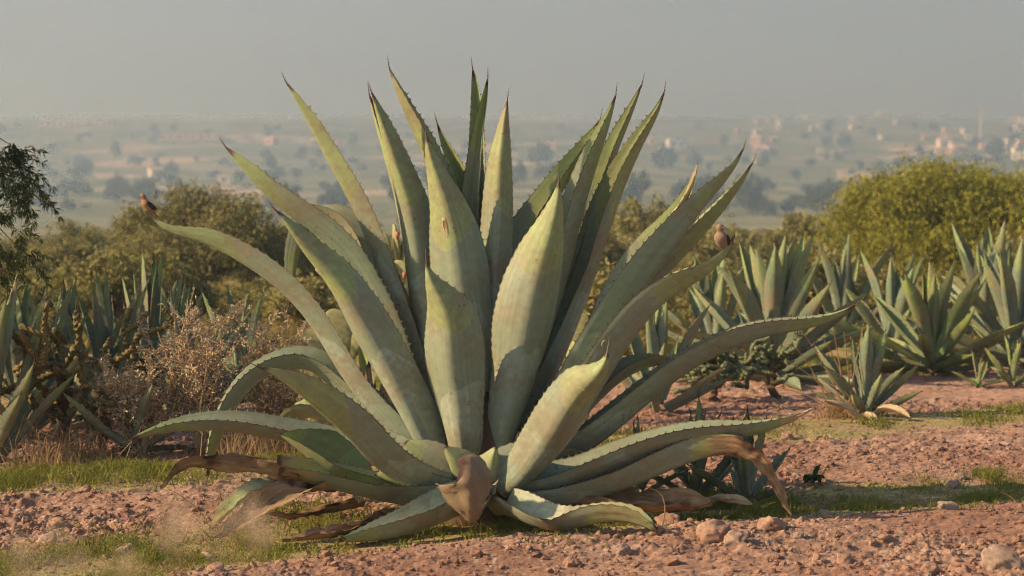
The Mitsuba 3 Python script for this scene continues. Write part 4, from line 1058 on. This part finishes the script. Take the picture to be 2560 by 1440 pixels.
# tufts seen one by one in the photograph
for px, py, n, h, sp in [(210, 1205, 220, .13, .12), (100, 1180, 500, .1, .3), (430, 1200, 160, .1, .2), (2140, 1278, 150, .09, .13), (1690, 1300, 90, .08, .12), (1830, 1300, 110, .07, .2), (560, 1390, 260, .09, .3), (2400, 1268, 120, .07, .25), (1440, 1335, 120, .06, .3), (990, 1350, 150, .07, .2), (1330, 1330, 90, .05, .25), (20, 1410, 200, .09, .15), (350, 1360, 260, .06, .35), (840, 1325, 260, .16, .3), (780, 1300, 160, .16, .2)]:
    c = G(px, py)
    bl.append(grass_at(c[0] + rng.normal(0, sp, n), c[1] + rng.normal(0, sp * .8, n), h, .008, rng, .5))
single('grass', mikit.ply(merge(bl), 'grass_blade'), 'short green grass growing in strips along the rows of agaves', 'grass', None, 'stuff')
x, y = sample_grass(14000, (9.0, 16))
hx = rng.uniform(-3.9, -.6, 5200); hx = hx[rng.uniform(0, 1, 5200) < np.clip((meshkit.noise(np.stack([hx * 3.1, 0 * hx, 0 * hx], 1), 5) - .45) * 3, 0.02, 1)][:1500]
hyy = 14.55 + .35 * (hx + 2) + rng.normal(0, .35, len(hx))
single('dry_grass', mikit.ply(merge([grass_at(x, y, .06, .005, rng, .8), grass_at(hx, hyy, .34 * rng.uniform(.3, 1.3, len(hx)), .006, rng, .35)]), 'straw'), 'straw coloured dry grass among the plants and on the strips', 'dry grass', None, 'stuff')

yy = 24 + 46 * rng.uniform(0, 1, 60000) ** 1.6; xx = rng.uniform(-1, 1, 60000) * .28 * yy
ok = meshkit.fbm(np.stack([xx * .5, yy * .3, 0 * xx], 1), 3, 29) > .42
single('dry_meadow', mikit.ply(grass_at(xx[ok], yy[ok], .32, .022, rng, .6), 'meadow_blade'), 'knee high yellowish dry meadow between bushes behind the agaves', 'dry grass', None, 'stuff')

# young lone agave: dry stalks and pale dead leaves beside it
c = ground_at(2120, 16.8)
k = thing('dry_grass_tuft', 'tuft of long reddish dry stalks beside the young lone agave', 'dry grass')
for px, py in [(1905, 965), (1965, 900), (2005, 830), (2060, 850), (2085, 835), (2110, 830), (2160, 810), (1990, 870), (2040, 905)]:
    e = W(px, py, 16.8 + rng.uniform(-.2, .2))
    b0 = c + [rng.normal(0, .06), rng.normal(0, .06), 0]
    s = np.linspace(0, 1, 7)[:, None]
    part(k, 'stalk', mikit.ply(tube(b0 + (e - b0) * s + np.array([0, 0, .06]) * np.sin(s * 3.1), np.linspace(.008, .003, 7), 5), 'straw'))
tx, ty = c[0] + rng.normal(0, .1, 260), c[1] + rng.normal(0, .1, 260)
part(k, 'blades', mikit.ply(grass_at(tx, ty, .22, .008, rng, .55), 'straw'), None, 'stuff')
for j, (px, py, ex, ey) in enumerate([(2185, 1040, 2275, 1045), (2160, 1050, 2190, 1075), (2150, 1040, 2060, 1000)]):
    a, b = W(px, py, 16.6), W(ex, ey, 16.45)
    kk = thing('dead_leaf', ['pale dead leaf lying right of the young lone agave', 'broken pale dead leaf at the foot of the young lone agave', 'pale dead leaf sticking out left of the young lone agave'][j], 'leaf')
    V, Fc, uv, fr = leaf_geo([a, a * .6 + b * .4 + [0, 0, .05], a * .25 + b * .75 + [0, 0, .03], b], np.array([.08, .12, .09, .01]), (1, -.3), rows=30, nu=7, teeth=.04, seed=700 + j, thick=.06, twist=(0, 40))
    scene[kk] = mikit.ply((V, Fc), 'pale_dry_leaf', smooth=True, uv=uv)


# ------------------------------------------------------------------ clods and stones
def lump(r, seed, sub=2, flat=.75, rough=.35):
    s = trimesh.creation.icosphere(sub)
    v = s.vertices
    q = 1 + rough * (meshkit.fbm(v * 1.7 + seed * 3.1, 3, seed % 97) - .5) * 2
    cut = np.abs(v @ nrm(np.random.default_rng(seed).normal(size=(3, 7)))).max(1)
    return v * (q * (.72 + .28 / cut))[:, None] * r * [1, .9, flat], s.faces


rng = np.random.default_rng(81)
lib = [lump(1.0, 300 + i, 0 if i < 9 else 2, .7, .8) for i in range(12)]
y = rng.uniform(9.3, 18, 52000); x = rng.uniform(-1, 1, len(y)) * .275 * y
dn = meshkit.fbm(np.stack([x * 1.1, y * 1.1, 0 * x], 1), 3, 19)
ok = rng.uniform(0, 1, len(y)) > np.clip(grass_mask(x, y) * .93 + (.5 - dn) * 2.0, 0, .97)
x, y = x[ok][:13000], y[ok][:13000]
z = field_z(x, y)
ms = []
for i in range(len(x)):
    v, f = lib[i % 9] if i % 24 else lib[9 + (i // 24) % 3]
    r = .004 + .008 * rng.exponential(.6) if i % 24 else rng.uniform(.008, .02)
    a = rng.uniform(0, 6.28); ca, sa = math.cos(a), math.sin(a)
    ms.append((np.stack([v[:, 0] * ca - v[:, 1] * sa, v[:, 0] * sa + v[:, 1] * ca, v[:, 2]], 1) * r + [x[i], y[i], z[i] + r * .25], f))
single('soil_clods', mikit.ply(merge(ms), 'soil', smooth=False), 'loose crumbs and clods of reddish soil over the field', 'soil clods', None, 'stuff')
scene['stone_face'] = mat(mikit.proc(lambda p, n, uv: MX((0.25, 0.16, 0.125), (0.38, 0.29, 0.23), FB(p.x * 14.0, p.y * 14.0, p.z * 14.0)) * (.75 + .5 * N(p.x * 70.0, p.y * 70.0, p.z * 70.0))), .9, .15)
scene['clay_face'] = mat(mikit.proc(lambda p, n, uv: MX((0.27, 0.16, 0.12), (0.38, 0.25, 0.19), FB(p.x * 18.0, p.y * 18.0, p.z * 18.0)) * (.75 + .5 * N(p.x * 70.0, p.y * 70.0, p.z * 70.0))), .95, .1)
for j, (px, py, rp, sk, lab, nm) in enumerate([
        (1930, 1326, 30, 'clay_face', 'round brown clod with long shadow in front of the hanging dry leaf end', 'clod'), (1788, 1352, 34, 'clay_face', 'rough brown clod left of the round shadowed clod', 'clod'),
        (1838, 1372, 27, 'stone_face', 'angular pinkish stone in front of two brown clods', 'stone'), (1555, 1392, 20, 'stone_face', 'smooth oval stone lying on soil below the front right leaf', 'stone'),
        (2505, 1425, 44, 'stone_face', 'big pale stone in the bottom right corner', 'stone'), (1430, 1424, 20, 'clay_face', 'dark round clod at the bottom edge', 'clod'),
        (1672, 1312, 26, 'clay_face', 'brown clod beside the lying leaf tip', 'clod'), (2065, 1296, 16, 'stone_face', 'flat tan stone beside bright grass at right', 'stone'),
        (2140, 1136, 17, 'clay_face', 'round stone alone in the middle of the right field', 'stone'), (2345, 1130, 13, 'clay_face', 'dark clod in the right field near the young agave', 'clod'),
        (2385, 1222, 18, 'stone_face', 'grey stone at the far edge of the long shadow', 'stone'), (1970, 1100, 14, 'clay_face', 'clod at the upper edge of the right field', 'clod'),
        (2400, 1205, 14, 'stone_face', 'pale flat stone above the long shadow', 'stone'), (315, 1386, 20, 'stone_face', 'pinkish stone in the grass at lower left', 'stone'),
        (520, 1402, 17, 'stone_face', 'pale stone below the dry drooping leaf', 'stone'), (120, 1363, 22, 'stone_face', 'whitish stone at the edge of soil and grass at left', 'stone'),
        (215, 1230, 14, 'clay_face', 'brown clod just below the bright grass tuft at left', 'clod'), (140, 1316, 14, 'clay_face', 'dark clod in the left field', 'clod'),
        (540, 1430, 20, 'clay_face', 'clod at the bottom edge left of the middle', 'clod'), (1645, 1348, 17, 'stone_face', 'white chip of stone beside the lying leaf tip', 'stone'),
        (1995, 1348, 15, 'stone_face', 'small pale stone on the soil right of the round clod', 'stone'), (2325, 1430, 20, 'clay_face', 'clod near the bottom right stone', 'clod'),
        (2370, 1275, 18, 'stone_face', 'flat grey slab stone standing in the row grass', 'stone'), (2110, 1410, 16, 'clay_face', 'brown clod at the bottom of the right foreground', 'clod')]):
    p = G(px, py)
    p[2] = field_z(p[0], p[1])[0]
    r = rp / F * p[1]
    v, f = lump(r, 500 + j, 3, .8, .45)
    single(nm, mikit.ply((v + p + [0, 0, r * .12], f), sk, smooth=35), lab, nm)

# dark leafy weed and thin dry twigs on the ground
scene['weed_leaf'] = leafmat((0.05, 0.10, 0.035), .5)
c = G(2035, 1222)
k = thing('weed', 'small dark green weed in the field at the shadow edge', 'weed')
for j in range(14):
    d = nrm([rng.normal(), rng.normal(), .1])
    b0 = c + [0, 0, .01]; e = b0 + d * rng.uniform(.07, .15)
    V, Fc, uv, fr = leaf_geo([b0, b0 * .5 + e * .5 + [0, 0, .02], e], np.array([.01, .05, .004]), d[:2], rows=10, nu=5, teeth=0, thick=.03, seed=j)
    part(k, 'leaf', mikit.ply((V, Fc), 'weed_leaf', smooth=True))
for j, (pts, lab) in enumerate([([(1650, 1330), (1662, 1280), (1655, 1240), (1625, 1222)], 'thin dry twig standing before the dead leaf in shade'), ([(1895, 1290), (1910, 1268), (1940, 1255)], 'short dry twig by the round clod'), ([(520, 1310), (490, 1270), (450, 1238), (420, 1224)], 'thin reddish dry stem bending below the withered leaf end'), ([(555, 1290), (552, 1250), (545, 1205)], 'thin upright dry stem at the dry drooping leaf'), ([(2050, 1215), (2060, 1180), (2080, 1150)], 'thin pale dry stem in the right field'), ([(2545, 1265), (2530, 1245), (2500, 1230)], 'pale twig on the soil at the right edge'), ([(140, 1385), (145, 1340), (148, 1320)], 'thin dry stem in the left field')]):
    g = G(*pts[0])
    P = [W(a, b, g[1]) for a, b in pts]
    single('twig', mikit.ply(tube(CubicSpline(np.arange(len(P)), np.array(P))(np.linspace(0, len(P) - 1, 12)), np.linspace(.005, .002, 12), 5), 'straw'), lab, 'twig')

# ------------------------------------------------------------------ foreground dry grass stalks, out of focus on the near bank
scene['seed_head'] = leafmat((0.60, 0.47, 0.35), .5)
k = thing('dry_grass_clump', 'blurred tan seed heads of dry grass in the near foreground at lower left', 'dry grass')
for px, py, d in [(170, 1400, 1.9), (430, 1325, 1.8), (452, 1352, 1.75), (590, 1322, 1.9), (640, 1335, 1.85), (300, 1415, 1.8), (60, 1435, 1.8)]:
    e = W(px, py, d)
    b0 = np.array([e[0] + rng.normal(0, .03), d + rng.normal(0, .05), base_z(np.array([e[0]]), np.array([d]))[0]])
    s = np.linspace(0, 1, 8)[:, None]
    st = part(k, 'stalk', mikit.ply(tube(b0 + (e - b0) * s + np.array([.02, 0, 0]) * np.sin(s * 3), np.linspace(.0022, .0012, 8), 5), 'straw'))
    m = 14
    P = e + rng.normal(0, 1, (m, 3)) * [.008, .008, .012]
    part(st, 'seed_head', mikit.ply(blades(P, nrm(rng.normal(size=(m, 3)) + [0, 0, 1.2]), .022, .006, rng=rng), 'seed_head'), None, 'stuff')


# ------------------------------------------------------------------ birds
scene['plumage_rufous'] = mat(mikit.proc(lambda p, n, uv: MX((0.30, 0.15, 0.075), (0.40, 0.24, 0.14), N(p.x * 150.0, p.y * 150.0, p.z * 90.0))), .9, .1)
scene['plumage_grey'] = mat(mikit.proc(lambda p, n, uv: MX((0.22, 0.15, 0.11), (0.33, 0.24, 0.18), N(p.x * 150.0, p.y * 150.0, p.z * 90.0))), .9, .1)
scene['feather_dark'] = mat((0.045, 0.032, 0.03), .7, .2)
scene['beak_horn'] = mat((0.12, 0.09, 0.07), .4, .4)


def bird(label, foot, s, facing, lean, head_turn, skin):
    """Local axes: x forward, y left, z up; the feet at the origin."""
    import manifold3d as m3
    k = thing('bird', label, 'bird')
    fx = np.array([math.cos(facing), math.sin(facing), 0]); fy = np.array([-math.sin(facing), math.cos(facing), 0]); fz = np.array([0, 0, 1.0])
    def to(v):
        v = np.asarray(v, float) * s
        x = v[:, 0] + math.tan(lean) * (v[:, 2] - .03)
        return foot + x[:, None] * fx + v[:, 1:2] * fy + v[:, 2:] * fz
    def ball(c, r): return m3.Manifold.sphere(r, 24).translate(c)
    def hull(*b): return m3.Manifold.batch_hull([ball(*q) for q in b])
    hx, hy = .012 * math.cos(head_turn), .012 * math.sin(head_turn)
    H = np.array([.022, 0, .118])
    body = hull(([-.030, 0, .022], .012), ([-.006, 0, .048], .034), ([.012, 0, .066], .034)) + hull(([.010, 0, .076], .028), ([.017, 0, .098], .016)) \
        + hull(([.017, 0, .098], .016), (H.tolist(), .0200)) + hull((H.tolist(), .0190), ((H + [hx * .7, hy * .7, -.003]).tolist(), .012))
    m = body.refine_to_length(.006).to_mesh()
    tm = trimesh.Trimesh(m.vert_properties[:, :3], m.tri_verts, process=True)
    trimesh.smoothing.filter_taubin(tm, iterations=14)
    part(k, 'body', mikit.ply((to(tm.vertices), tm.faces), skin, smooth=True))
    sp = trimesh.creation.icosphere(2)
    for sd in (1, -1):
        v = sp.vertices * [.040, .007, .020]; a = -.75
        v = np.stack([v[:, 0] * math.cos(a) - v[:, 2] * math.sin(a) * -1, v[:, 1], v[:, 0] * math.sin(a) * -1 + v[:, 2] * math.cos(a)], 1)
        v[:, 2] += .012 * 0
        part(k, 'wing', mikit.ply((to(v * [1, 1, 1] + [-.016, sd * .031, .052]), sp.faces), 'feather_dark', smooth=True))
        e = sp.vertices * .0032 + H + [math.cos(head_turn + sd * .95) * .0185, math.sin(head_turn + sd * .95) * .0185, .004]
        part(k, 'eye', mikit.ply((to(e), sp.faces), 'beak_horn', smooth=True))
        lg = tube(np.array([[-.002, sd * .009, .026], [.004, sd * .009, .012], [0, sd * .009, -.002]]), [.003, .002, .002], 5)
        part(k, 'leg', mikit.ply((to(lg[0]), lg[1]), 'beak_horn'))
    tl = trimesh.creation.box([.058, .016, .004]).subdivide()
    v = tl.vertices.copy(); a = 1.05
    v = np.stack([v[:, 0] * math.cos(a) + v[:, 2] * math.sin(a), v[:, 1] * (1 - 6 * v[:, 0]), v[:, 0] * math.sin(a) + v[:, 2] * -math.cos(a)], 1)
    part(k, 'tail', mikit.ply((to(v + [-.038, 0, -.004]), tl.faces), 'feather_dark'))
    d = np.array([math.cos(head_turn), math.sin(head_turn), -.1])
    bk = tube(np.array([H + d * .018, H + d * .026, H + d * .036]), [.007, .0048, .0006], 8)
    part(k, 'beak', mikit.ply((to(bk[0]), bk[1]), 'beak_horn', smooth=True))


def leaf_surface(i, px):
    """The upper margin of a main leaf nearest to a picture column: where a bird can stand."""
    fr = leaf_keys[i][1]
    q = fr['up'].reshape(-1, 3)
    xs = 1280 + q[:, 0] * F / ((q - CAM) @ FWD)
    near = np.abs(xs - px) < 8
    c = q[near]
    return c[np.argmax(c[:, 2])]


bird('small rufous bird with dark wing perched on the long left leaf tip', leaf_surface(15, 378) + [-.012, 0, .0], .84, math.radians(205), .2, math.radians(-10), 'plumage_rufous')
bird('greyish brown bird looking right on the right hand leaf tip', leaf_surface(20, 1797) + [0, 0, .0], 1.12, math.radians(-118), 0, math.radians(75), 'plumage_grey')

# ------------------------------------------------------------------ haze
scene['haze_boundary'] = {'type': 'null'}
scene['haze'] = {'type': 'cube', 'to_world': T().translate([0, 2000, 72.0]).scale([14000, 2500, 88.0]), 'bsdf': {'type': 'ref', 'id': 'haze_boundary'}, 'interior': {'type': 'ref', 'id': 'haze_air'}}
labels['haze'] = {'label': 'pale haze filling the air over the whole valley', 'category': 'haze', 'kind': 'stuff'}
labels['sky'] = {'label': 'hazy daylight sky', 'category': 'sky', 'kind': 'structure'}
